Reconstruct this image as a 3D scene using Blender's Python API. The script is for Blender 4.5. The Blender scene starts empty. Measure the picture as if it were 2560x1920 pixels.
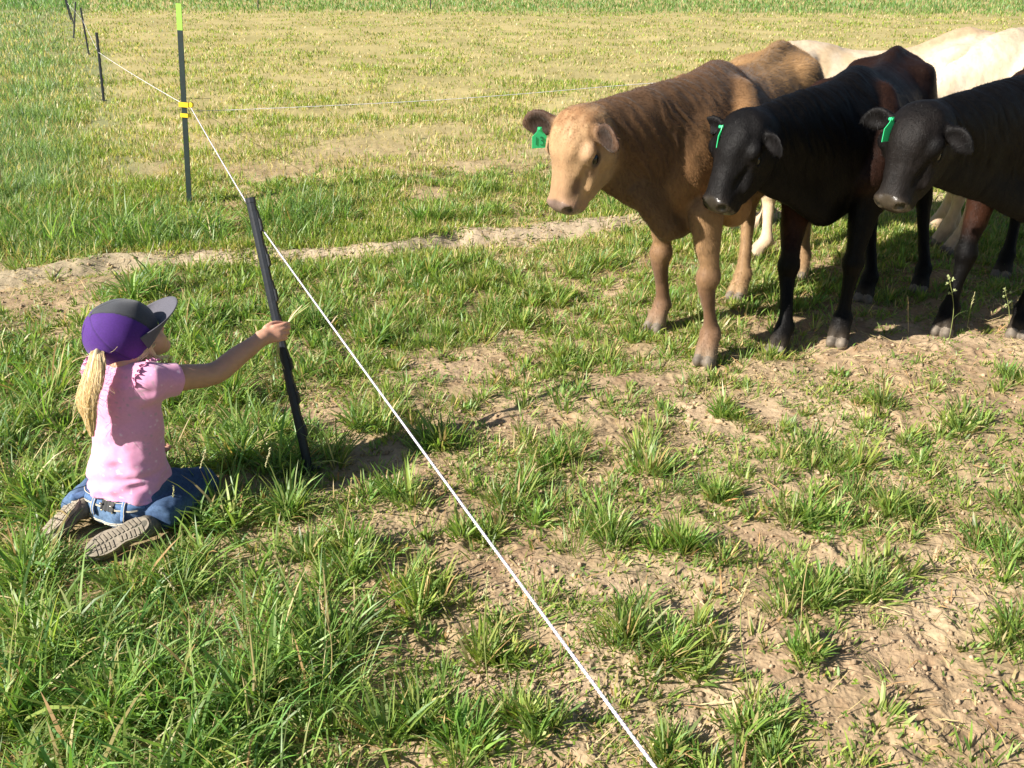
import bpy, math, os, time
import numpy as np
from mathutils import Vector
T0 = time.time()
SKIP = ''
# ------------------------------------------------------------------ camera, sky, sun
sc = bpy.context.scene
C = sc.collection
CAM_H, FPX = 1.6, 900.0
TH = math.atan(426 / FPX)
cd = bpy.data.cameras.new('camera'); cam = bpy.data.objects.new('camera', cd); C.objects.link(cam)
cam.location = (0, 0, CAM_H); cam.rotation_euler = (math.pi/2 - TH, 0, 0)
cd.sensor_width = 36; cd.lens = FPX/1024*36; cd.clip_start = .05; cd.clip_end = 2000
sc.camera = cam
SUN_EL = 34.5
sun_h = np.array([-.905, -.425]); sun_h /= np.linalg.norm(sun_h)
sun_dir = np.array([sun_h[0]*math.cos(math.radians(SUN_EL)), sun_h[1]*math.cos(math.radians(SUN_EL)), math.sin(math.radians(SUN_EL))])
w = bpy.data.worlds.new('World'); sc.world = w; w.use_nodes = True
nt = w.node_tree; bg = nt.nodes['Background']; sky = nt.nodes.new('ShaderNodeTexSky')
sky.sky_type = 'NISHITA'; sky.sun_disc = False; sky.sun_elevation = math.radians(SUN_EL)
sky.sun_rotation = math.atan2(sun_h[0], sun_h[1]); sky.air_density = 1.0; sky.dust_density = .6
nt.links.new(sky.outputs[0], bg.inputs[0]); bg.inputs[1].default_value = .05
sl = bpy.data.lights.new('sun', 'SUN'); sl.energy = 5.0; sl.angle = math.radians(.5); sl.color = (1, .945, .855)
so = bpy.data.objects.new('sun', sl); C.objects.link(so)
so.rotation_euler = Vector(-sun_dir).to_track_quat('-Z', 'Y').to_euler()
sc.view_settings.view_transform = 'Standard'; sc.view_settings.look = 'None'
sc.view_settings.exposure = 1.08; sc.view_settings.gamma = 1
sc.render.engine = 'CYCLES'
sc.cycles.max_bounces = 6; sc.cycles.diffuse_bounces = 3; sc.cycles.transmission_bounces = 3
sc.cycles.transparent_max_bounces = 6

# ------------------------------------------------------------------ photograph pixel (1024 x 768) <-> place
_fw = np.array([0, math.cos(TH), -math.sin(TH)]); _up = np.array([0, math.sin(TH), math.cos(TH)])
def ray(x, y): return _fw + np.array([1., 0, 0])*((x-512)/FPX) + _up*((384-y)/FPX)
def G(x, y, z=0.):
    r = ray(x, y); return np.array([0, 0, CAM_H]) + r*((z-CAM_H)/r[2])
def A(x, y, Y):
    r = ray(x, y); return np.array([0, 0, CAM_H]) + r*(Y/r[1])
def project(x, y, z):
    d = y*_fw[1] + (z-CAM_H)*_fw[2]
    return 512 + FPX*x/d, 384 - FPX*(y*_up[1] + (z-CAM_H)*_up[2])/d
def nrm(v):
    v = np.asarray(v, float); return v/(np.linalg.norm(v)+1e-12)

# ------------------------------------------------------------------ noise
def _h(ix, iy, iz, s):
    n = (ix.astype(np.int64)*374761393 + iy.astype(np.int64)*668265263 + iz.astype(np.int64)*2147483647 + s*1274126177) & 0xffffffff
    n = ((n ^ (n >> 13))*1274126177) & 0xffffffff
    n = ((n ^ (n >> 16))*2246822519) & 0xffffffff
    return ((n ^ (n >> 15)) & 0xffffff)/float(0xffffff)
def noise3(x, y, z, s=0):
    x, y, z = np.broadcast_arrays(x, y, z)
    xi, yi, zi = np.floor(x), np.floor(y), np.floor(z)
    fx, fy, fz = x-xi, y-yi, z-zi
    fx, fy, fz = [f*f*(3-2*f) for f in (fx, fy, fz)]
    r = 0
    for a in (0, 1):
        for b in (0, 1):
            for c in (0, 1):
                r = r + _h(xi+a, yi+b, zi+c, s)*(fx if a else 1-fx)*(fy if b else 1-fy)*(fz if c else 1-fz)
    return r*2-1
def noise2(x, y, s=0):
    x, y = np.broadcast_arrays(x, y)
    xi, yi = np.floor(x), np.floor(y); fx, fy = x-xi, y-yi
    fx, fy = [f*f*(3-2*f) for f in (fx, fy)]
    z = np.zeros_like(xi)+s*7; r = 0
    for a in (0, 1):
        for b in (0, 1):
            r = r + _h(xi+a, yi+b, z, s)*(fx if a else 1-fx)*(fy if b else 1-fy)
    return r*2-1
def fbm2(x, y, o, s=0, g=.5):
    r = 0; a = 1.
    for i in range(o):
        r = r + a*noise2(x*2.03**i+i*17.3, y*2.03**i-i*9.1, s+i); a *= g
    return r
def sstep(a, b, x):
    t = np.clip((x-a)/(b-a), 0, 1); return t*t*(3-2*t)

# ------------------------------------------------------------------ the lie of the land
RUT = np.array([G(*p)[:2] for p in ((-160, 284), (0, 276), (110, 264), (260, 257), (400, 251), (470, 239), (560, 231), (640, 224), (760, 216), (900, 205), (1200, 190))])
def rut_dist(x, y):
    """signed distance to the dried mud bank (positive beyond it)"""
    best = np.full(np.shape(x), 9.); sg = np.ones(np.shape(x))
    for a, b in zip(RUT[:-1], RUT[1:]):
        d = b-a; L = d@d; t = np.clip(((x-a[0])*d[0]+(y-a[1])*d[1])/L, 0, 1); qx, qy = x-a[0]-t*d[0], y-a[1]-t*d[1]
        r = np.sqrt(qx*qx+qy*qy); s = np.sign(d[0]*qy-d[1]*qx); m = r < best; best = np.where(m, r, best); sg = np.where(m, s, sg)
    return best*sg
_r = np.random.default_rng(21)
HOOF = [(*G(a, b)[:2], math.cos(t), math.sin(t), dp) for a, b, t, dp in zip(_r.uniform(430, 1080, 150), 350+420*_r.random(150)**1.5, _r.uniform(0, 6.3, 150), _r.uniform(.003, .009, 150))]
FLAT = [(-1.19, 2.35, .35), (-.687, 2.645, .1)]
def ground_h(x, y, fine=True):
    x, y = np.broadcast_arrays(np.asarray(x, float), np.asarray(y, float))
    r = np.sqrt(x*x+y*y); h = .022*fbm2(x*1.1, y*1.1, 2, 40)
    m = 1-sstep(9, 25, r); c = fbm2(x*4.5, y*4.5, 3, 50)
    h = h+m*(.010*c+.0045*fbm2(x*17, y*17, 2, 60))
    if fine:
        k = (1-sstep(5, 9, r)); cl = np.abs(noise2(x*31+1.6*noise2(x*13, y*13, 72), y*31+1.6*noise2(x*13+7, y*13, 74), 70)); h = h+k*(.0035*(1-cl)**3*sstep(-.1, .6, c)+.0020*noise2(x*70+3*noise2(x*9, y*9, 75), y*70, 71)*(.4+.6*sstep(-.3, .4, noise2(x*4, y*4, 76)))+.0016*noise2(x*150, y*150, 73)+.0012*sstep(.1, .5, noise2(x*95, y*95, 77))*sstep(-.2, .4, noise2(x*3, y*3, 78)))
    d = rut_dist(x, y)+.05*noise2(x*2.7, y*2.7, 80)+.02*noise2(x*9, y*9, 81)
    w = sstep(-.5, -.05, noise2(x*.9, y*.9, 82)+.5)
    h = h+w*(.045*np.exp(-((d-.06)/.10)**2)-.035*np.exp(-((d+.10)/.09)**2))
    if h.size > 1:
        for (hx, hy, ca, sa, dp) in HOOF:
            m = np.nonzero((np.abs(x-hx) < .11) & (np.abs(y-hy) < .11))
            if len(m[0]) == 0: continue
            u, v = (x[m]-hx)*ca+(y[m]-hy)*sa, -(x[m]-hx)*sa+(y[m]-hy)*ca; v2 = np.abs(v)-.019; q = np.sqrt((u/.046)**2+(v2/.019)**2); q2 = np.sqrt((u/.058)**2+(v/.048)**2)
            h[m] += dp*(-.95*(1-sstep(.65, 1.15, q))+.45*np.exp(-((q2-1.15)/.22)**2))
    for fx_, fy_, fr in FLAT:
        q = np.exp(-(((x-fx_)**2+(y-fy_)**2)/fr**2)); h = h*(1-.9*q)
    return h
# ------------------------------------------------------------------ objects
def tag(o, label=None, cat=None, group=None, kind=None):
    if label: o['label'] = label
    if cat: o['category'] = cat
    if group: o['group'] = group
    if kind: o['kind'] = kind
    return o
def empty(name, loc=(0, 0, 0)):
    o = bpy.data.objects.new(name, None); C.objects.link(o); o.location = loc; o.empty_display_size = .1; return o
def mesh_obj(name, V, F, mat, parent=None, col=None, smooth=True, mats=None, midx=None):
    """V (n,3) world coordinates, F: (m,k) array or list of arrays with 3/4 columns"""
    V = np.asarray(V, np.float32)
    if parent is not None: V = V - np.array(parent.matrix_basis.translation if parent.parent is None else (parent.parent.location), np.float32)
    Fs = F if isinstance(F, list) else [F]
    Fs = [np.asarray(f, np.int32) for f in Fs if len(f)]
    me = bpy.data.meshes.new(name)
    nl = sum(f.size for f in Fs); nf = sum(len(f) for f in Fs)
    me.vertices.add(len(V)); me.vertices.foreach_set('co', V.ravel())
    me.loops.add(nl); me.polygons.add(nf)
    me.loops.foreach_set('vertex_index', np.concatenate([f.ravel() for f in Fs]))
    cnt = np.concatenate([np.full(len(f), f.shape[1], np.int32) for f in Fs])
    st = np.zeros(nf, np.int32); st[1:] = np.cumsum(cnt)[:-1]
    me.polygons.foreach_set('loop_start', st)
    if midx is not None: me.polygons.foreach_set('material_index', np.asarray(midx, np.int32))
    me.update(calc_edges=True)
    me.polygons.foreach_set('use_smooth', np.full(nf, smooth, bool))
    if col is not None:
        a = me.color_attributes.new('col', 'FLOAT_COLOR', 'POINT')
        c = np.ones((len(V), 4), np.float32); c[:, :3] = col
        a.data.foreach_set('color', c.ravel())
    for m in (mats or [mat]): me.materials.append(m)
    o = bpy.data.objects.new(name, me); C.objects.link(o)
    if parent is not None: o.parent = parent
    return o
class Bag:
    def __init__(s): s.V = []; s.F = []; s.n = 0; s.c = []
    def add(s, V, F, c=None):
        V = np.asarray(V, float); s.V.append(V)
        for f in (F if isinstance(F, list) else [F]): s.F.append(np.asarray(f)+s.n)
        s.n += len(V)
        if c is not None: s.c.append(np.broadcast_to(np.asarray(c, float), (len(V), 3)))
    def obj(s, name, mat, parent=None, smooth=True):
        q = [f for f in s.F if f.shape[1] == 4]; t = [f for f in s.F if f.shape[1] == 3]
        L = ([np.concatenate(q)] if q else []) + ([np.concatenate(t)] if t else [])
        return mesh_obj(name, np.concatenate(s.V), L, mat, parent, np.concatenate(s.c) if s.c else None, smooth)
def frame(t, up=(0, 0, 1)):
    t = nrm(t); u = np.asarray(up, float)
    if abs(t@u) > .98: u = np.array([1., 0, 0])
    s = nrm(np.cross(t, u)); return s, np.cross(s, t)
def tube(pts, r, n=10, caps=True, flat=None, up=(0, 0, 1)):
    """swept ring; r scalar/array; flat = ratio of the second radius"""
    P = np.asarray(pts, float); m = len(P); r = np.broadcast_to(np.asarray(r, float), (m,)); fl = 1. if flat is None else flat
    a = np.linspace(0, 2*np.pi, n, endpoint=False); V = []
    T = np.gradient(P, axis=0) if m > 2 else np.repeat((P[1]-P[0])[None], 2, 0)
    s0 = None
    for i in range(m):
        t = nrm(T[i])
        if s0 is None: s0, u0 = frame(t, up)
        else: s0 = nrm(s0 - t*(s0@t)); u0 = np.cross(s0, t)
        V.append(P[i] + r[i]*(np.cos(a)[:, None]*s0 + fl*np.sin(a)[:, None]*u0))
    V = np.concatenate(V); F = []
    for i in range(m-1):
        for j in range(n): F.append((i*n+j, i*n+(j+1) % n, (i+1)*n+(j+1) % n, (i+1)*n+j))
    F = [np.array(F)]
    if caps:
        V = np.concatenate([V, P[:1], P[-1:]]); k = m*n
        t = [(k, (j+1) % n, j) for j in range(n)] + [(k+1, (m-1)*n+j, (m-1)*n+(j+1) % n) for j in range(n)]
        F.append(np.array(t))
    return V, F
def prism(poly2, o, ax, ay, az, d0, d1):
    """extrude a 2D outline"""
    P = np.asarray(poly2, float); n = len(P); o = np.asarray(o, float)
    b = o + P[:, :1]*np.asarray(ax) + P[:, 1:]*np.asarray(ay)
    V = np.concatenate([b+np.asarray(az)*d0, b+np.asarray(az)*d1, [b.mean(0)+np.asarray(az)*d0], [b.mean(0)+np.asarray(az)*d1]])
    q = [(i, (i+1) % n, n+(i+1) % n, n+i) for i in range(n)]
    t = [(2*n, (i+1) % n, i) for i in range(n)] + [(2*n+1, n+i, n+(i+1) % n) for i in range(n)]
    return V, [np.array(q), np.array(t)]
def uvsphere(c, r, n=16, m=10, R=None):
    a = np.linspace(0, 2*np.pi, n, endpoint=False); b = np.linspace(0, np.pi, m+1)[1:-1]
    V = [np.array([[math.sin(t)*math.cos(q), math.sin(t)*math.sin(q), math.cos(t)] for q in a]) for t in b]
    V = np.concatenate(V + [np.array([[0, 0, 1.], [0, 0, -1.]])])*np.asarray(r)
    if R is not None: V = V@np.asarray(R)
    V = V + np.asarray(c); q = [(i*n+j, i*n+(j+1) % n, (i+1)*n+(j+1) % n, (i+1)*n+j) for i in range(m-2) for j in range(n)]
    k = (m-1)*n; t = [(k, (j+1) % n, j) for j in range(n)] + [(k+1, (m-2)*n+j, (m-2)*n+(j+1) % n) for j in range(n)]
    return V, [np.array(q)[:, ::-1], np.array(t)[:, ::-1]]

# ------------------------------------------------------------------ materials
def mat(name, color=(.5, .5, .5), rough=.6, spec=.4, metal=0., attr=False, noise=0., nscale=40., bump=0., bscale=60., bdist=.002, transl=0., sheen=0., sss=0., stretch=None, detail=4.):
    m = bpy.data.materials.new(name); m.use_nodes = True; t = m.node_tree; N = t.nodes; L = t.links
    b = N['Principled BSDF']; b.inputs['Roughness'].default_value = rough; b.inputs['Specular IOR Level'].default_value = spec
    b.inputs['Metallic'].default_value = metal; b.inputs['Base Color'].default_value = (*color, 1)
    if sheen: b.inputs['Sheen Weight'].default_value = sheen
    if sss: b.inputs['Subsurface Weight'].default_value = sss; b.inputs['Subsurface Radius'].default_value = (.02, .008, .004); b.inputs['Subsurface Scale'].default_value = .5
    src = None
    if attr:
        a = N.new('ShaderNodeAttribute'); a.attribute_name = 'col'; src = a.outputs['Color']
    tc = N.new('ShaderNodeTexCoord'); vec = tc.outputs['Object']
    if stretch:
        mp = N.new('ShaderNodeMapping'); mp.inputs['Scale'].default_value = stretch; L.new(vec, mp.inputs[0]); vec = mp.outputs[0]
    if noise:
        n = N.new('ShaderNodeTexNoise'); n.inputs['Scale'].default_value = nscale; n.inputs['Detail'].default_value = detail; L.new(vec, n.inputs[0])
        r = N.new('ShaderNodeMapRange'); r.inputs['From Min'].default_value = .3; r.inputs['From Max'].default_value = .7
        r.inputs['To Min'].default_value = 1-noise; r.inputs['To Max'].default_value = 1+noise; L.new(n.outputs[0], r.inputs[0])
        x = N.new('ShaderNodeVectorMath'); x.operation = 'SCALE'
        if src: L.new(src, x.inputs[0])
        else: x.inputs[0].default_value = color
        L.new(r.outputs[0], x.inputs['Scale']); src = x.outputs[0]
    if src: L.new(src, b.inputs['Base Color'])
    if bump:
        n = N.new('ShaderNodeTexNoise'); n.inputs['Scale'].default_value = bscale; n.inputs['Detail'].default_value = 5; L.new(vec, n.inputs[0])
        bp = N.new('ShaderNodeBump'); bp.inputs['Strength'].default_value = bump; bp.inputs['Distance'].default_value = bdist
        L.new(n.outputs[0], bp.inputs['Height']); L.new(bp.outputs[0], b.inputs['Normal'])
    if transl:
        tr = N.new('ShaderNodeBsdfTranslucent'); mx = N.new('ShaderNodeMixShader'); mx.inputs[0].default_value = transl
        if src:
            g = N.new('ShaderNodeVectorMath'); g.operation = 'MULTIPLY'; g.inputs[1].default_value = (1.25, 1.35, .7); L.new(src, g.inputs[0]); L.new(g.outputs[0], tr.inputs[0])
        else: tr.inputs[0].default_value = (*color, 1)
        L.new(b.outputs[0], mx.inputs[1]); L.new(tr.outputs[0], mx.inputs[2]); L.new(mx.outputs[0], N['Material Output'].inputs[0])
    return m

# ------------------------------------------------------------------ implicit bodies: smooth unions of swept ellipses, meshed with surface nets
def catmull(P, k):
    P = np.asarray(P, float); n = len(P)
    if n < 3 or k < 2: return P
    Q = np.concatenate([2*P[:1]-P[1:2], P, 2*P[-1:]-P[-2:-1]]); out = []
    for i in range(n-1):
        p0, p1, p2, p3 = Q[i:i+4]
        for j in range(k):
            t = j/k; out.append(.5*((2*p1)+(-p0+p2)*t+(2*p0-5*p1+4*p2-p3)*t*t+(-p0+3*p1-3*p2+p3)*t**3))
    out.append(P[-1]); return np.array(out)
class Body:
    def __init__(s): s.prims = []
    def chain(s, pts, w, h=None, side=None, k=.03, tagc=0, sub=2, cap=1., op=1, ki=.01):
        """pts: stations; w,h: half width (along side) and half height; side: sideways vector or None"""
        P = np.asarray(pts, float); n = len(P); w = np.broadcast_to(np.asarray(w, float), (n,)); h = w if h is None else np.broadcast_to(np.asarray(h, float), (n,))
        S = catmull(np.column_stack([P, w, h]), sub); P, w, h = S[:, :3], np.maximum(S[:, 3], .001), np.maximum(S[:, 4], .001)
        segs = []
        for i in range(len(P)-1):
            ab = P[i+1]-P[i]; L = np.linalg.norm(ab)
            if L < 1e-6: continue
            t = ab/L
            if side is None: sd, up = frame(t)
            else:
                sd = nrm(np.asarray(side, float)-t*(t@np.asarray(side, float))); up = np.cross(sd, t)
            segs.append((P[i], ab, L, t, sd, up, w[i], w[i+1], h[i], h[i+1]))
        s.prims.append(dict(segs=segs, k=k, ki=ki, tag=tagc, cap=cap, op=op)); return s
    def ball(s, c, r, R=None, k=.03, tagc=0, op=1):
        """ellipsoid; R rows = axes"""
        r = np.broadcast_to(np.asarray(r, float), (3,))
        s.prims.append(dict(c=np.asarray(c, float), r=r, R=np.eye(3) if R is None else np.asarray(R, float), k=k, tag=tagc, op=op)); return s
    @staticmethod
    def ev(p, X, Y, Z):
        if 'c' in p:
            x, y, z = X-p['c'][0], Y-p['c'][1], Z-p['c'][2]; q = 0; g = 0
            for i in range(3):
                u = (x*p['R'][i][0]+y*p['R'][i][1]+z*p['R'][i][2])/p['r'][i]; q = q+u*u; g = g+(u/p['r'][i])**2
            q = np.sqrt(q); g = np.sqrt(g)+1e-9
            return q*(q-1)/g
        d = None
        for (a, ab, L, t, sd, up, w0, w1, h0, h1) in p['segs']:
            x, y, z = X-a[0], Y-a[1], Z-a[2]
            al = x*t[0]+y*t[1]+z*t[2]; tt = np.clip(al/L, 0, 1); ax = al-tt*L
            u = x*sd[0]+y*sd[1]+z*sd[2]; v = x*up[0]+y*up[1]+z*up[2]
            w = w0+(w1-w0)*tt; h = h0+(h1-h0)*tt; cp = np.minimum(w, h)*p['cap']
            uw, vh, ac = u/w, v/h, ax/cp
            q2 = uw*uw+vh*vh+ac*ac; q = np.sqrt(q2); g = np.sqrt((uw/w)**2+(vh/h)**2+(ac/cp)**2)+1e-9
            e = q*(q-1)/g
            if d is None: d = e
            else:
                d = np.minimum(d, e)
        return d
    @staticmethod
    def bb(p):
        if 'c' in p: r = max(p['r']); return p['c']-r, p['c']+r
        P = []
        for (a, ab, L, t, sd, up, w0, w1, h0, h1) in p['segs']:
            r = max(w0, h0); P += [a-r, a+r]; r = max(w1, h1); P += [a+ab-r, a+ab+r]
        P = np.array(P); return P.min(0), P.max(0)
    def mesh(s, res, zmin=None, smooth=1, planes=()):
        B = [s.bb(p) for p in s.prims if p['op'] > 0]; lo = np.min([b[0] for b in B], 0)-3*res-.01; hi = np.max([b[1] for b in B], 0)+3*res+.01
        ax = [np.arange(lo[i], hi[i], res, dtype=np.float32) for i in range(3)]
        D = np.full([len(a) for a in ax], .05, np.float32)
        for p in s.prims:
            b0, b1 = s.bb(p); m = p['k']+2*res+.012
            I = [slice(max(0, int((b0[i]-m-lo[i])/res)), max(1, int((b1[i]+m-lo[i])/res)+2)) for i in range(3)]
            e = s.ev(p, ax[0][I[0]][:, None, None], ax[1][I[1]][None, :, None], ax[2][I[2]][None, None, :]).astype(np.float32)
            S = D[tuple(I)]; k = max(p['k'], 1e-4)
            if p['op'] > 0:
                h = np.clip(.5+.5*(S-e)/k, 0, 1); D[tuple(I)] = S+(e-S)*h-k*h*(1-h)
            else:
                e = -e; h = np.clip(.5-.5*(S-e)/k, 0, 1); D[tuple(I)] = S+(e-S)*h+k*h*(1-h)
        if zmin is not None: D = np.maximum(D, (zmin-ax[2])[None, None, :])
        for (pp, pn) in planes:   # keep the side where (x-pp).pn < 0
            D = np.maximum(D, (ax[0][:, None, None]-pp[0])*pn[0]+(ax[1][None, :, None]-pp[1])*pn[1]+(ax[2][None, None, :]-pp[2])*pn[2])
        D[0] = D[-1] = .05; D[:, 0] = D[:, -1] = .05; D[:, :, 0] = D[:, :, -1] = .05
        V, F = surface_nets(D, lo, res)
        for _ in range(smooth): V = V + .5*(lap(V, F)-V)
        return V, F
    def weights(s, V, soft=.012):
        """colour weights of the tags at the vertices"""
        X, Y, Z = V.T; W = {}
        for p in s.prims:
            if p['tag'] is None or p['op'] < 0: continue
            b0, b1 = s.bb(p); m = np.all((V > b0-.08) & (V < b1+.08), 1)
            if not m.any(): continue
            e = s.ev(p, X[m], Y[m], Z[m]); w = np.zeros(len(V)); w[m] = np.exp(-np.clip(e, -.03, .3)/soft)
            W[p['tag']] = np.maximum(W.get(p['tag'], 0), w)
        t = sum(W.values())+1e-9; return {k: v/t for k, v in W.items()}
def surface_nets(D, lo, res):
    S = D < 0; nx, ny, nz = D.shape
    c = [S[a:nx-1+a, b:ny-1+b, d:nz-1+d] for a in (0, 1) for b in (0, 1) for d in (0, 1)]
    cnt = np.zeros((nx-1, ny-1, nz-1), np.int8)
    for q in c: cnt += q
    act = (cnt > 0) & (cnt < 8); idx = np.full(act.shape, -1, np.int32); I = np.argwhere(act); idx[act] = np.arange(len(I))
    acc = np.zeros((len(I), 3)); n = np.zeros(len(I)); off = [(a, b, d) for a in (0, 1) for b in (0, 1) for d in (0, 1)]
    vals = np.array([D[I[:, 0]+a, I[:, 1]+b, I[:, 2]+d] for a, b, d in off])
    for i in range(8):
        for j in range(i+1, 8):
            df = np.array(off[j])-off[i]
            if np.abs(df).sum() != 1: continue
            x = (vals[i] < 0) != (vals[j] < 0); t = np.where(x, vals[i]/(vals[i]-vals[j]+1e-12*(~x)), 0)
            acc += np.where(x[:, None], np.array(off[i])+t[:, None]*df, 0); n += x
    V = (I+acc/n[:, None])*res+lo; F = []
    for axis in range(3):
        o = [(1, 0, 0), (0, 1, 0), (0, 0, 1)][axis]
        A0 = S[:nx-o[0], :ny-o[1], :nz-o[2]]; A1 = S[o[0]:, o[1]:, o[2]:]; E = np.argwhere(A0 != A1)
        E = E[np.all([(E[:, i] > 0) & (E[:, i] < D.shape[i]-1) for i in range(3) if i != axis], 0)]
        s0 = S[E[:, 0], E[:, 1], E[:, 2]]; b, c2 = [(1, 2), (2, 0), (0, 1)][axis]
        def cell(db, dc):
            q = E.copy(); q[:, b] += db; q[:, c2] += dc; return idx[q[:, 0], q[:, 1], q[:, 2]]
        Q = np.stack([cell(-1, -1), cell(0, -1), cell(0, 0), cell(-1, 0)], 1); Q[~s0] = Q[~s0][:, ::-1]; F.append(Q)
    return V, np.concatenate(F)
def lap(V, F):
    A = np.zeros_like(V); n = np.zeros(len(V))
    for i in range(4):
        a, b = F[:, i], F[:, (i+1) % 4]
        for x, y in ((a, b), (b, a)):
            for d in range(3): A[:, d] += np.bincount(x, V[y, d], len(V))
            n += np.bincount(x, minlength=len(V))
    return A/np.maximum(n, 1)[:, None]
def vnormals(V, F):
    n = np.cross(V[F[:, 2]]-V[F[:, 0]], V[F[:, 3 if F.shape[1] > 3 else 1]]-V[F[:, 1]]) if F.shape[1] == 4 else np.cross(V[F[:, 1]]-V[F[:, 0]], V[F[:, 2]]-V[F[:, 0]])
    N = np.zeros_like(V)
    for i in range(F.shape[1]):
        for d in range(3): N[:, d] += np.bincount(F[:, i], n[:, d], len(V))
    return N/(np.linalg.norm(N, axis=1)[:, None]+1e-12)
def fur(rng, V, F, col, n, length, flow, width=.0012, lift=.35, lenw=None, jit=.3, cvar=.25):
    """short hairs as thin triangles lying along the flow direction"""
    N = vnormals(V, F); a, b, c, d = [V[F[:, i]] for i in range(4)]
    ar = np.linalg.norm(np.cross(c-a, d-b), axis=1)
    if lenw is not None: ar = ar*(lenw[F].mean(1) > .02)
    f = rng.choice(len(F), n, p=ar/ar.sum()); u, v = rng.random((2, n, 1))
    P = (a[f]*(1-u)+b[f]*u)*(1-v)+(d[f]*(1-u)+c[f]*u)*v; nn = N[F[f, 0]]; cc = col[F[f, 0]]
    fl = flow(P)+rng.normal(0, jit, (n, 3)); fl -= nn*(fl*nn).sum(1)[:, None]; fl /= np.linalg.norm(fl, axis=1)[:, None]+1e-9
    dr = fl+nn*lift*rng.uniform(.5, 1.6, (n, 1)); dr /= np.linalg.norm(dr, axis=1)[:, None]
    L = length*rng.uniform(.6, 1.4, (n, 1))
    if lenw is not None: L = L*lenw[F[f, 0]][:, None]
    sd = np.cross(fl, nn); sd /= np.linalg.norm(sd, axis=1)[:, None]+1e-9; W = width*rng.uniform(.6, 1.4, (n, 1))
    V2 = np.stack([P-sd*W-nn*.001, P+sd*W-nn*.001, P+dr*L], 1).reshape(-1, 3)
    cl = np.clip(cc*rng.uniform(1-cvar, 1+cvar, (n, 1)), 0, 1); cl = np.repeat(cl, 3, 0)
    return V2, np.arange(3*n).reshape(-1, 3), cl
# ------------------------------------------------------------------ cattle
M_hide = mat('hide_fur', attr=True, rough=.62, spec=.25, noise=.12, nscale=50, bump=.4, bscale=160, bdist=.003, sheen=.12, stretch=(1, 1, .45))
M_hair = mat('hair_strands', attr=True, rough=.55, spec=.25, transl=.12)
M_hair_black = mat('hair_strands_black', attr=True, rough=.5, spec=.14)
M_black = mat('hide_black', attr=True, rough=.55, spec=.10, noise=.3, nscale=60, bump=.55, bscale=160, bdist=.004, sheen=.0, stretch=(1, 1, .45))
M_eye = mat('eye_dark', (.006, .004, .003), rough=.16, spec=.5)
M_nose = mat('wet_nose', attr=True, rough=.28, spec=.55, noise=.15, nscale=60, bump=.35, bscale=420, bdist=.002)
M_tag = mat('ear_tag_green', (.07, .78, .33), rough=.35, spec=.4, transl=.35)
M_ink = mat('tag_ink', (.005, .02, .012), rough=.5)
M_hoof = mat('hoof_horn', (.16, .13, .10), rough=.7, noise=.35, nscale=30, bump=.4, bscale=80)

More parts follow.
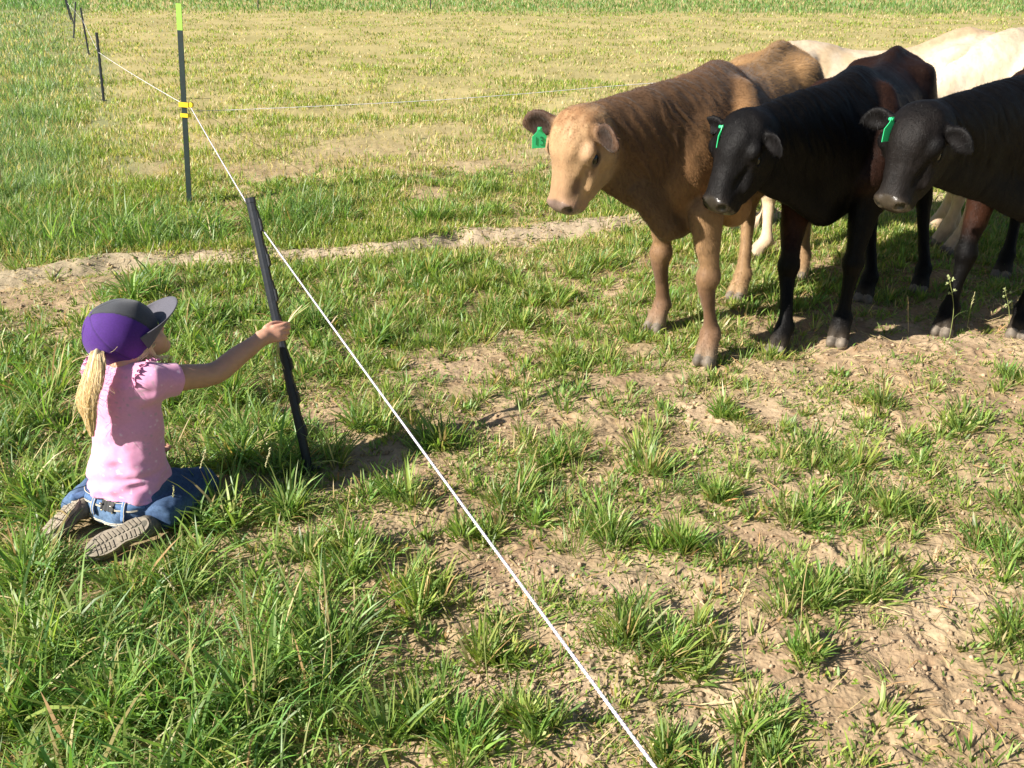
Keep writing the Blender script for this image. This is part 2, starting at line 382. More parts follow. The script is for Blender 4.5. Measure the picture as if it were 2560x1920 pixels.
def calf(name_label, O, head_dir, pal, hooves, poll, hf, hu, s=1., seed=0, res=.0065, mat_hide=None, eye_open=1., ears=True, neck_drop=0., brisket=None, legs='FHfh', head=True, tagged=None, nfur=60000, furlen=.014, neckmid=None, belly=0., hipz=0., rumpx=0., name='calf', tag_tilt=0., hl=.86, hwd=1.13, ear_droop=(.18, .05), ear_fwd=.38, elbow={}, ear_s=1.18):
    rng = np.random.default_rng(seed); t0 = time.time()
    O = np.array([O[0], O[1], 0.]); f = nrm([head_dir[0], head_dir[1], 0]); l = np.array([-f[1], f[0], 0]); up = np.array([0, 0, 1.])
    W = lambda x, y, z: O+s*(f*x+l*y+up*z)
    WW = lambda P: [W(*p) for p in P]
    B = Body()
    # trunk
    rx = rumpx
    T = [(.20, 0, .76, .07, .12), (.13, 0, .77, .125, .20), (.02, 0, .81, .18, .285), (-.12, 0, .84, .205, .31), (-.32, 0, .82-belly/2, .232, .30+belly/2), (-.56, 0, .815-belly/2, .255, .30+belly/2),
         (-.80, 0, .865, .235, .265), (-.98+rx*.5, 0, .915+hipz*.5, .235, .235), (-1.12+rx, 0, .92+hipz, .205, .21), (-1.21+rx, 0, .92+hipz, .13, .15)]
    B.chain([W(a, b, c) for a, b, c, d, e in T], [s*q[3]*.94 for q in T], [s*q[4] for q in T], side=l, k=.04, tagc='coat', sub=2, ki=.02)
    # spine ridge
    B.chain(WW([(.06, 0, 1.10), (-.1, 0, 1.135), (-.35, 0, 1.085), (-.62, 0, 1.085), (-.85, 0, 1.12+hipz*.6), (-1.0+rx*.6, 0, 1.135+hipz), (-1.17+rx, 0, 1.07+hipz)]), s*.03, s*.035, side=l, k=.05*s, tagc='spine', sub=2)
    for q in (1, -1):
        R = np.array([f, l, up])
        B.ball(W(-.92, q*.15, 1.055+hipz*.7), s*np.array([.09, .06, .05]), R, k=.06*s, tagc='coat')
        B.ball(W(-1.17+rx, q*.085, 1.00+hipz), s*np.array([.05, .04, .05]), R, k=.05*s, tagc='coat')
        # shoulder blade and upper arm
        B.chain(WW([(-.09, q*.115, 1.06), (-.03, q*.165, .92), (.075, q*.155, .74)]), s*np.array([.062, .085, .068]), s*np.array([.06, .095, .078]), side=l, k=.022*s, tagc='shoulder')
        B.ball(W(-.27, q*.285, .88), s*np.array([.09, .05, .20]), R, k=.05*s, tagc=None, op=-1)
        B.ball(W(-.74, q*.285, .93), s*np.array([.10, .055, .11]), R, k=.05*s, tagc=None, op=-1)
        B.chain(WW([(-.09, q*.15, 1.06), (-.03, q*.19, .92)]), s*.03, s*.03, side=l, k=.03*s, tagc='shoulder')
        B.chain(WW([(.085, q*.15, .75), (-.03, q*.165, .63)]), s*np.array([.065, .07]), s*np.array([.075, .09]), side=l, k=.04*s, tagc='shoulder')
        # thigh
        B.chain(WW([(-.93+rx*.5, q*.13, .98), (-.94+rx*.6, q*.16, .80), (-.90+rx*.6, q*.16, .66)]), s*np.array([.09, .105, .08]), s*np.array([.16, .185, .12]), side=l, k=.05*s, tagc='thigh')
    # tail
    B.chain(WW([(-1.19+rx, 0, 1.08+hipz), (-1.25+rx, 0, 1.02+hipz), (-1.265+rx, 0, .8), (-1.26+rx, .02, .55), (-1.25+rx, .03, .4)]), s*np.array([.03, .026, .016, .014, .03]), side=l, k=.02, tagc='coat')
    # legs: hooves = FL, FR, HL, HR given on the ground in place coordinates
    hoof_pts = []
    for key, h in zip(('FL', 'FR', 'HL', 'HR'), hooves):
        if h is None: continue
        q = 1 if key[1] == 'L' else -1; h = np.array([h[0], h[1], float(ground_h(h[0], h[1], False))-.004]); yaw = nrm(f+l*q*.1)
        if key[0] == 'F':
            hx = (h-O)@f/s; hy = (h-O)@l/s*q; el = np.asarray(elbow.get(key, W(-.03+.4*hx, q*(.155+.3*(hy-.155)), .64))); fet = h+up*s*.115-yaw*s*.055; kn = el*.48+fet*.52; kn = kn+yaw*s*.018; kn[2] = h[2]+s*.37
            P = [el, el*.5+kn*.5+yaw*s*.004, kn+up*s*.055, kn, kn-up*s*.05, kn*.45+fet*.55, fet+up*s*.025, fet]
            ws = [.066, .050, .039, .0445, .037, .0255, .031, .038]; hs = [.085, .062, .043, .050, .040, .029, .036, .042]
            tg = ['leg', 'leg', 'knee']
            B.chain(P[:4], s*np.array(ws[:4]), s*np.array(hs[:4]), side=l, k=.03*s, tagc='forearm')
            B.chain(P[3:], s*np.array(ws[3:]), s*np.array(hs[3:]), side=l, k=.02*s, tagc='shin')
        else:
            hx = (h-O)@f/s; st = W(-.88+rx*.6+.25*(hx+.98), q*.15, .66); fet = h+up*s*.12-yaw*s*.05; hk = st*.35+fet*.65; hk = hk-yaw*s*.13; hk[2] = h[2]+s*.46
            P = [st, st*.45+hk*.55+yaw*s*.01, hk+up*s*.07+yaw*s*.02, hk, hk*.8+fet*.2+yaw*s*.012, hk*.4+fet*.6, fet+up*s*.025, fet]
            ws = [.075, .048, .033, .039, .034, .0275, .033, .039]; hs = [.12, .075, .05, .058, .046, .034, .038, .044]
            B.chain(P[:4], s*np.array(ws[:4]), s*np.array(hs[:4]), side=l, k=.04*s, tagc='forearm')
            B.chain(P[3:], s*np.array(ws[3:]), s*np.array(hs[3:]), side=l, k=.02*s, tagc='shin')
        B.chain([fet, h+up*s*.07-yaw*s*.015], s*np.array([.041, .040]), s*np.array([.044, .038]), side=l, k=.015*s, tagc='pastern')
        for v in (1, -1):      # cloven hoof, two claws
            c = h+l*v*s*.022
            B.chain([c*.6+h*.4+up*s*.075-yaw*s*.02, c+up*s*.040-yaw*s*.004], s*np.array([.026, .026]), s*np.array([.034, .038]), side=l, k=.012*s, tagc='pastern')
            B.chain([c+up*s*.040-yaw*s*.006, c+up*s*.012+yaw*s*.014+l*v*s*.002], s*np.array([.0225, .0265]), s*np.array([.036, .046]), side=l, k=.004*s, tagc='hoof')
            B.ball(fet-yaw*s*.04-up*s*.012+l*v*s*.018, s*.012, k=.008, tagc='pastern')
        hoof_pts.append(h)
    # neck and head
    poll = np.array(poll, float); hf = nrm(hf); hu = nrm(np.array(hu)-hf*(np.array(hu)@hf)); hs_ = np.cross(hu, hf)   # hs_: the animal's left
    if hs_@l < 0: pass
    HL = .445*s
    Hp = lambda a, u, v: poll+s*(hf*a*hl+(hu*u+hs_*v)*hwd)
    nb = Hp(.05, -.075, 0)
    nm = neckmid if neckmid is not None else (W(.12, 0, .93)*.5+nb*.5)
    B.chain([W(-.14, 0, .88), W(.03, 0, .90), np.asarray(nm), nb], s*np.array([.165, .135, .092, .070]), s*np.array([.28, .25, .165, .088]), side=nrm(l*.5+hs_*.5), k=.05*s, tagc='neck', sub=3, ki=.03)
    br = np.asarray(brisket) if brisket is not None else W(.20, 0, .60)
    thr = Hp(.20, -.135, 0)
    md = thr*.45+br*.25+W(.06, 0, .78)*.30; B.chain([thr, md, br, W(.03, 0, .57)], s*np.array([.04, .05, .040, .05]), s*np.array([.06, .11, .055, .05]), side=nrm(l*.7+hs_*.3), k=.05*s, tagc='brisket', sub=2, ki=.02)
    spots = []
    parts = []
    if head:
        ax3 = [hf, hu, hs_]; hv3 = s*np.array([hl, hwd, hwd])
        def hb(a, u, v, r, k=.02, t='face', op=1, ax=None): B.ball(Hp(a, u, v), np.array(r)*hv3, ax or ax3, k=k*s, tagc=t, op=op)
        St = [(-.012, -.062, .080, .052), (.04, -.066, .098, .080), (.12, -.072, .100, .098), (.19, -.070, .092, .094), (.26, -.066, .076, .082), (.33, -.060, .060, .064), (.38, -.058, .058, .058), (.408, -.056, .054, .050)]
        B.chain([Hp(a, u, 0) for a, u, _, _ in St], s*hwd*np.array([q[2] for q in St]), s*hwd*np.array([q[3] for q in St]), side=hs_, k=.035*s, tagc='face', sub=2, cap=.6)
        hb(.010, -.03, 0, (.045, .045, .070), .03, 'poll')
        for q in (1, -1): hb(.075, -.015, q*.045, (.075, .030, .045), .03, 'poll' if False else 'face')
        hb(.12, .012, 0, (.085, .028, .06), .04)
        B.chain([Hp(.17, .006, 0), Hp(.29, -.006, 0), Hp(.38, -.014, 0)], s*np.array([.045, .038, .044]), s*np.array([.02, .018, .016]), side=hs_, k=.025*s, tagc='bridge')
        for q in (1, -1):
            B.chain([Hp(.11, -.158, q*.046), Hp(.22, -.145, q*.046), Hp(.33, -.115, q*.034)], s*np.array([.036, .034, .028]), s*np.array([.055, .045, .036]), side=hs_, k=.035*s, tagc='jaw')
            hb(.13, -.112, q*.064, (.078, .062, .040), .018, 'jaw')
            hb(.143, -.018, q*.083, (.050, .026, .034), .012, 'brow')
            hb(.255, -.078, q*.072, (.07, .014, .014), .014)
            hb(.30, -.036, q*.070, (.055, .016, .018), .014, None, -1)
            hb(.404, -.038, q*.030, (.037, .039, .034), .012, 'muzzle')
            hb(.390, -.098, q*.027, (.040, .024, .029), .018, 'lip')
            hb(.170, -.050, q*.084, (.044, .030, .022), .014, 'lid')
            hb(.240, -.034, q*.080, (.030, .012, .010), .014, None, -1)
            hb(.171, -.048, q*.107, (.0310, .0180*eye_open+.0012, .020 if q > 0 else .006), .003, None, -1, [nrm(hf-hu*.30), nrm(hu+hf*.30), hs_])
            hb(.432, -.022, q*.045, (.026, .0155, .021), .004, None, -1, [nrm(hf*.6+hs_*q*.8), hu, nrm(hf*-.8+hs_*q*.6)])
            if ears:
                dr = ear_droop[0 if q > 0 else 1]
                ed = nrm(hs_*q*1.0-hf*.02+hu*ear_fwd-up*dr); e0 = Hp(.050, -.045, q*.078)
                pv = hf*.45+hu*.75-hs_*q*.2; pit = nrm(pv-ed*(ed@pv))
                wd = np.cross(ed, pit)
                es = s*ear_s
                EP = [e0, e0+ed*es*.035, e0+ed*es*.075, e0+ed*es*.112-up*.008, e0+ed*es*.138-up*.018]
                B.chain(EP, es*np.array([.022, .031, .046, .038, .014]), es*np.array([.022, .018, .012, .010, .007]), side=wd, k=.012*s, tagc='ear', sub=2, cap=.8)
                B.ball(e0+ed*es*.078+pit*es*.015, es*np.array([.040, .028, .014]), [ed, wd, pit], k=.006*s, tagc=None, op=-1)
                spots.append((e0+ed*es*.076+pit*es*.010, es*.047, 'earin'))
            B.chain([Hp(.455, -.104, 0), Hp(.42, -.110, q*.052), Hp(.36, -.106, q*.066), Hp(.30, -.100, q*.068)], s*.0035, s*.003, side=hf, k=.004*s, op=-1, tagc=None)
    V, F = B.mesh(res, zmin=min([q[2] for q in hoof_pts]+[0.])-.01, smooth=2)
    w = B.weights(V); col = np.zeros((len(V), 3))
    for k, q in w.items(): col += q[:, None]*np.array(pal.get(k, pal['coat']))
    loc = (V-O)/s; lx, ly, lz = loc@f, loc@l, loc[:, 2]
    hp = (V-poll)/s; ha, hu_, hv = hp@hf/hl, hp@hu/hwd, hp@hs_/hwd
    headw = w.get('face', 0)+w.get('jaw', 0)+w.get('poll', 0)+w.get('bridge', 0)+w.get('muzzle', 0)+w.get('lip', 0)+w.get('lid', 0)+w.get('brow', 0)
    headw = np.clip(headw, 0, 1)*np.ones(len(V))
    def spot(mask, c):
        nonlocal col
        m = np.clip(mask, 0, 1)[:, None]; col = col*(1-m)+np.array(pal.get(c, c) if isinstance(c, str) else c)*m
    if head:
        for (c, r, k) in spots: spot(1-sstep(.6, 1.2, np.linalg.norm(V-c, axis=1)/r), k)
        mz = sstep(.386, .404, ha+.16*np.clip(hu_+.05, -.05, .06)-.010*np.abs(hv)/.05)*(hu_ > -.098)
        spot(mz*headw, 'nose'); nosew = mz*headw
        for q in (1, -1):
            d = np.linalg.norm(V-Hp(.170, -.05, q*.094), axis=1)/s
            dd = np.sqrt(((hp-(Hp(.171, -.05, q*.094)-poll)/s)@nrm(hf-hu*.3)/.034)**2+((hp-(Hp(.171, -.05, q*.094)-poll)/s)@nrm(hu+hf*.3)/.022)**2); spot((1-sstep(.75, 1.35, dd))*(np.sign(hv) == q)*.85, 'eyerim')
            d = np.linalg.norm(V-Hp(.430, -.022, q*.046), axis=1)/s
            spot(1-sstep(.015, .020, d), 'nostril')
            d = np.sqrt(((ha-.31)/.05)**2+((hu_+.03)/.02)**2+((hv-q*.055)/.02)**2)
            spot((1-sstep(.4, 1.4, d))*.85, 'noseside')
            d = np.sqrt(((ha-.235)/.030)**2+((hu_+.055)/.016)**2+((hv-q*.085)/.03)**2); spot((1-sstep(.5, 1.4, d))*.5, 'noseside')
    if 'extra' in pal: col = pal['extra'](col, V, lx, ly, lz, ha, hu_, hv, w, headw)
    nz = noise3(V[:, 0]*9, V[:, 1]*9, V[:, 2]*9, seed)*.6+noise3(V[:, 0]*30, V[:, 1]*30, V[:, 2]*30, seed+1)*.4
    col = np.clip(col*(1+pal.get('var', .12)*nz[:, None]), 0, 1)
    # skin folds of the neck and small muscle unevenness
    N = vnormals(V, F); nw = np.clip(w.get('neck', 0)*1.2, 0, 1)*np.ones(len(V))*(1-headw)
    an = lx*.85-lz*.5; wr = .14*noise3(an*48+2.2*noise3(V[:, 0]*7, V[:, 1]*7, V[:, 2]*7, 5), lz*6.0, ly*4, seed+9)+.85*noise3(an*85+2.0*noise3(V[:, 0]*9, V[:, 1]*9, V[:, 2]*9, 6), lz*12, ly*4, seed+19)
    V = V+N*((pal.get('fold', .005)*nw*(wr-.2) + .0022*noise3(V[:, 0]*28, V[:, 1]*28, V[:, 2]*18, seed+3) + .004*noise3(V[:, 0]*9, V[:, 1]*9, V[:, 2]*9, seed+4)*(1-headw))[:, None])
    root = empty(name, (O[0], O[1], 0)); bpy.context.view_layer.update()
    mh = mat_hide or M_hide
    hoofw = np.clip(w.get('hoof', 0)*np.ones(len(V)), 0, 1)
    mi = (hoofw[F].mean(1) > .5).astype(np.int32)
    if head: mi[(nosew[F].mean(1) > .5)] = 2
    body = mesh_obj('body', V, F, mh, root, col, mats=[mh, M_hoof, M_nose], midx=mi)
    if head:
        for q in (1, -1):
            v, fc = uvsphere(Hp(.171, -.050, q*.0755), s*.0275, 20, 14); mesh_obj('eye', v, fc, M_eye, root)
    # coat of short hairs
    if nfur:
        flow0 = -f*.55-up*.8
        def flow(P):
            hw = np.linalg.norm(P-Hp(.2, -.06, 0), axis=1)/s
            a = (1-sstep(.18, .3, hw))[:, None]
            return flow0*(1-a)+(hf*.8+up*-.1)*a*-1 if False else flow0*(1-a)+(-hu*0-up*.6-hf*.3)*a
        lw = np.ones(len(V)); lw *= 1-.75*np.clip(sstep(.24, .34, ha)*headw, 0, 1); lw *= 1-hoofw*.95; lw *= 1-.5*headw
        lw *= 1-.5*np.clip(w.get('shin', 0), 0, 1)
        if head:
            lw *= 1-(sstep(.40, .43, ha)*headw)
            for q in (1, -1): lw *= sstep(.02, .036, np.linalg.norm(V-Hp(.170, -.05, q*.095), axis=1)/s)
        if 'furlen' in pal: lw = lw*pal['furlen'](lx, ly, lz, ha, hu_, hv, headw)
        v2, f2, c2 = fur(rng, V, F, col, nfur, furlen*s, flow, lenw=lw, cvar=.16, width=.0008, lift=pal.get('lift', .3))
        mesh_obj('coat_hair', v2, f2, M_hair_black if mat_hide else M_hair, root, c2, smooth=False)
    if tagged:
        # flag tag hanging from the animal's right ear (q = -1)
        q = -1; ed = nrm(hs_*q-hf*.10-hu*.18); e0 = Hp(.03, -.035, q*.078)+ed*s*.055
        epY = tagged['Y']; tp, tx, tz, sc_ = A(tagged['p'][0], tagged['p'][1], epY+tagged.get('dy', 0)), nrm(tagged['x']), nrm(tagged['z']), tagged.get('s', 1.)
        ty = np.cross(tz, tx)
        po = [(-.028, 0), (.028, 0), (.031, .046), (.012, .066), (.007, .084), (-.007, .084), (-.012, .066), (-.031, .046)]
        v, fc = prism(np.array(po)*sc_-[0, .084*sc_], tp, tx, tz, ty, -.0012, .0012)
        tg = mesh_obj('ear_tag', v, fc, M_tag, root, smooth=False)
        v, fc = tube([np.array(tp)-tz*.008*sc_-ty*.004, np.array(tp)-tz*.008*sc_+ty*.014], .006, 12); mesh_obj('tag_button', v, fc, M_tag, tg)
        if tagged.get('digits'):
            b = Bag()
            def strk(pts):
                v, fc = tube([np.array(tp)+tx*x*sc_+tz*(y-.084)*sc_+tagged['side']*ty*.0017 for x, y in catmull(np.array(pts), 4)], .0016, 6, flat=.35, up=tz); b.add(v, fc)
            strk([(-.013, .045), (-.0125, .032), (-.012, .014)])
            strk([(.003, .042), (.010, .045), (.016, .040), (.013, .033), (.007, .030), (.014, .028), (.019, .021), (.014, .013), (.004, .014)])
            b.obj('tag_number', M_ink, tg)
    tag(root, name_label, 'calf', 'young cattle behind the fence wire')
    print('calf', name_label[:20], len(V), 'v', round(time.time()-t0, 1), 's')
    return root, dict(V=V, W=W, Hp=Hp)
def head_axes(yaw_deg, pitch_deg, roll=0.):
    """yaw: 0 = facing the camera, + = turned to photograph left; pitch: muzzle below the horizontal"""
    a, p = math.radians(yaw_deg), math.radians(pitch_deg)
    hz = np.array([-math.sin(a), -math.cos(a), 0])
    hf = hz*math.cos(p)+np.array([0, 0, -math.sin(p)]); hu = hz*math.sin(p)+np.array([0, 0, math.cos(p)])
    if roll:
        s = np.cross(hu, hf); r = math.radians(roll); hu = hu*math.cos(r)+s*math.sin(r)
    return hf, hu
def brown_extra(col, V, lx, ly, lz, ha, hu, hv, w, hw):
    cu = (sstep(.15, .6, .5+.6*noise3(ha*26, hv*80, hu*30, 41))*hw*(1-sstep(.03, .17, ha))*(hu > -.08))[:, None]*.65
    col = col*(1-cu)+np.array([.22, .105, .042])*cu
    m = (w.get('neck', 0)*(1-hw)); m = np.clip(m*(.5+.5*sstep(.80, 1.08, lz)), 0, 1)[:, None]*.8
    col = col*(1-m)+np.array([.078, .040, .017])*m
    k = (sstep(.98, 1.12, lz)*(1-hw)*sstep(-.5, -.2, lx))[:, None]*.5
    col = col*(1-k)+np.array([.08, .042, .022])*k
    u = (sstep(-.25, -.6, lx)*.45)[:, None]     # pale woolly flank
    return col*(1-u)+np.array([.40, .25, .115])*u
P_brown = dict(coat=(.21, .108, .044), neck=(.11, .054, .024), spine=(.10, .05, .025), shoulder=(.30, .160, .066), thigh=(.31, .185, .08), forearm=(.26, .15, .07), shin=(.135, .070, .036),
    pastern=(.21, .12, .066), hoof=(.20, .165, .12), face=(.42, .26, .13), poll=(.29, .155, .07), bridge=(.27, .155, .083), jaw=(.31, .20, .10), lip=(.33, .2, .13), muzzle=(.30, .17, .11), brow=(.40, .25, .14), lid=(.26, .17, .11),
    ear=(.09, .046, .025), earin=(.030, .016, .010), nose=(.19, .13, .105), eyerim=(.06, .04, .03), nostril=(.012, .008, .007), noseside=(.15, .08, .05), brisket=(.12, .066, .028), fold=.0065, extra=brown_extra,
    furlen=lambda lx, ly, lz, ha, hu, hv, hw: 1+1.0*sstep(-.3, -.6, lx)+.7*hw*(1-sstep(.06, .16, ha)), lift=.34, var=.12)
def black_extra(rust):
    def g(col, V, lx, ly, lz, ha, hu, hv, w, hw):
        n = .5+.5*noise3(V[:, 0]*4, V[:, 1]*4, V[:, 2]*4, 31)
        m = np.clip((w.get('shoulder', 0)*.8+sstep(-.4, -.9, lx)*.7*sstep(.5, .8, lz))*(1-hw)*(.5+n*.7)*rust, 0, 1)[:, None]
        col = col*(1-m)+np.array([.034, .0135, .0075])*m
        a = np.clip((w.get('forearm', 0)+w.get('shoulder', 0)*.5)*sstep(.04, -.06, ly)*sstep(.34+.1*n, .56, lz)*(1-sstep(.62, .74, lz))*(.5+.6*n)*(lx > -.4), 0, 1)[:, None]
        return col*(1-a)+np.array([.045, .017, .009])*a
    return g
bk = (.0038, .0034, .0035)
P_black = dict(coat=bk, face=(.0062, .0055, .0055), jaw=(.005, .0046, .0042), poll=(.0052, .0046, .0046), bridge=(.0085, .0075, .0075), muzzle=(.018, .014, .011), lip=(.014, .011, .009), hoof=(.08, .062, .045), nose=(.028, .022, .017), eyerim=(.008, .007, .007), lid=(.012, .009, .008),
    nostril=(.003, .003, .003), noseside=(.010, .009, .009), earin=(.008, .007, .007), fold=.004, extra=black_extra(.8), lift=.28, var=.2, furlen=lambda lx, ly, lz, ha, hu, hv, hw: 1+.3*hw*(1-sstep(.06, .16, ha)))
P_black2 = dict(P_black); P_black2.update(extra=black_extra(.5), face=(.0095, .0075, .0068), bridge=(.012, .010, .0092), jaw=(.009, .0062, .005), nose=(.045, .034, .024))
cr = (.58, .47, .335)
def cream_extra(col, V, lx, ly, lz, ha, hu, hv, w, hw):
    n = noise3(V[:, 0]*3.3, V[:, 1]*3.3, V[:, 2]*5, 51)+.5*noise3(V[:, 0]*14, V[:, 1]*14, V[:, 2]*14, 52); m = (sstep(.35, .85, n)*.45)[:, None]
    col = col*(1-m)+np.array([.40, .25, .10])*m; m = (sstep(.55, .95, -n)*.5)[:, None]; col = col*(1-m)+np.array([.55, .42, .36])*m
    m = (sstep(1.02, 1.14, lz)*(.5+.5*noise3(V[:, 0]*9, V[:, 1]*9, V[:, 2]*9, 53))*.4)[:, None]; return col*(1-m)+np.array([.17, .12, .08])*m
P_cream = dict(extra=cream_extra, coat=cr, spine=(.42, .30, .18), shoulder=cr, thigh=(.62, .47, .3), forearm=(.6, .45, .28), shin=(.6, .44, .28), pastern=(.5, .36, .24), hoof=(.3, .25, .2), neck=cr, brisket=(.6, .45, .3), fold=.003, lift=.3, var=.16,
    face=cr, jaw=cr, poll=cr, bridge=cr, muzzle=cr, lip=cr, brow=cr, lid=cr, ear=cr, earin=(.4, .25, .17), nose=(.4, .25, .2), eyerim=(.15, .1, .08), nostril=(.03, .02, .02), noseside=cr, furlen=lambda *a: 1.0)
if 'cows' not in SKIP:
    # brown calf
    hf, hu = head_axes(47, 75)
    pb = A(573, 116, 3.42)
    calf('caramel brown calf with green tag 13 in its ear, foremost of the herd', (.775, 3.82), (-.53, -.85), P_brown,
        [(.833, 3.56), (.675, 3.95), (1.60, 4.80), (1.149, 4.36)], pb, hf, hu, s=1.035, seed=1, brisket=A(666, 228, 3.60), hipz=.02, hl=.77, hwd=1.05, elbow=dict(FL=(.795, 3.62, .66)),
        tagged=dict(p=(540, 127), Y=3.44, x=(1, .25, 0), z=(.05, 0, 1), s=.92, digits=True, side=-1), nfur=0 if 'fur' in SKIP else 150000, furlen=.011)
    # black calf in the middle
    hf, hu = head_axes(52, 64)
    pb = A(744, 116, 3.50)
    calf('black calf with a rusty upper foreleg, between the brown and another black calf', (1.44, 4.02), (-.52, -.85), P_black,
        [(1.472, 3.76), (1.185, 3.70), (2.175, 4.56), (1.816, 4.39)], pb, hf, hu, s=1.0, seed=2, mat_hide=M_black, eye_open=.35, hipz=.03, hl=.82, hwd=1.04, ear_fwd=.3, ear_droop=(.55, .1), ear_s=.92,
        tagged=dict(p=(723, 125), Y=3.50, x=(.55, .85, 0), z=(.12, .1, 1), s=.95), nfur=0 if 'fur' in SKIP else 90000, furlen=.012)
    hf, hu = head_axes(50, 68)
    pb = A(920, 110, 3.45)
    calf('black calf with pale dusty nose at the right edge, its body cut by the frame', (2.32, 4.0), (-.55, -.83), P_black2,
        [(2.345, 3.87), (2.02, 3.93), (2.95, 4.6), (2.7, 4.75)], pb, hf, hu, s=1.04, seed=3, mat_hide=M_black, eye_open=.3, hl=.80, hwd=1.06, ear_fwd=.2, ear_droop=(.5, .05), ear_s=1.0,
        tagged=dict(p=(893, 117), Y=3.46, x=(.85, .5, 0), z=(.12, .1, 1), s=1.05), nfur=0 if 'fur' in SKIP else 90000, furlen=.012)
    hf, hu = head_axes(-120, 40)
    calf('cream calf standing with its back behind the brown and black calves', (1.62, 5.6), (-.97, .1), P_cream,
        [(1.44, 5.15), (1.6, 5.8), (2.6, 5.35), (2.75, 5.75)], (1.05, 5.65, .65), *head_axes(80, 60), s=.99, hipz=.09, seed=4, nfur=0 if 'fur' in SKIP else 20000, res=.010)
    calf('whitish calf seen only as a broad pale back behind the black calves', (2.75, 5.35), (-.95, -.2), P_cream,
        [(2.62, 5.2), (2.7, 5.5), (3.7, 5.3), (3.75, 5.7)], (2.25, 5.3, .8), *head_axes(70, 60), s=1.06, seed=5, nfur=0 if 'fur' in SKIP else 20000, res=.010)
# ------------------------------------------------------------------ the child feeding the calves
from mathutils.bvhtree import BVHTree
def bvh(V, F): return BVHTree.FromPolygons([tuple(v) for v in V], [tuple(int(i) for i in f) for f in F])
def strip(path, wdt, thick, nrms):
    """flat ribbon along a path with given outward normals"""
    P = np.array(path, float); N = np.array([nrm(n) for n in nrms]); T = np.gradient(P, axis=0); T /= np.linalg.norm(T, axis=1)[:, None]
    S = np.cross(T, N); S /= np.linalg.norm(S, axis=1)[:, None]; w_ = np.broadcast_to(wdt, (len(P),))[:, None]/2
    ring = [P-S*w_-N*.001, P-S*w_+N*thick, P+S*w_+N*thick, P+S*w_-N*.001]; V = np.stack(ring, 1).reshape(-1, 3); F = []
    for i in range(len(P)-1):
        for j in range(4): F.append((4*i+j, 4*i+(j+1) % 4, 4*i+4+(j+1) % 4, 4*i+4+j))
    F += [(3, 2, 1, 0), (4*(len(P)-1), 4*(len(P)-1)+1, 4*(len(P)-1)+2, 4*(len(P)-1)+3)]
    return V, np.array(F)
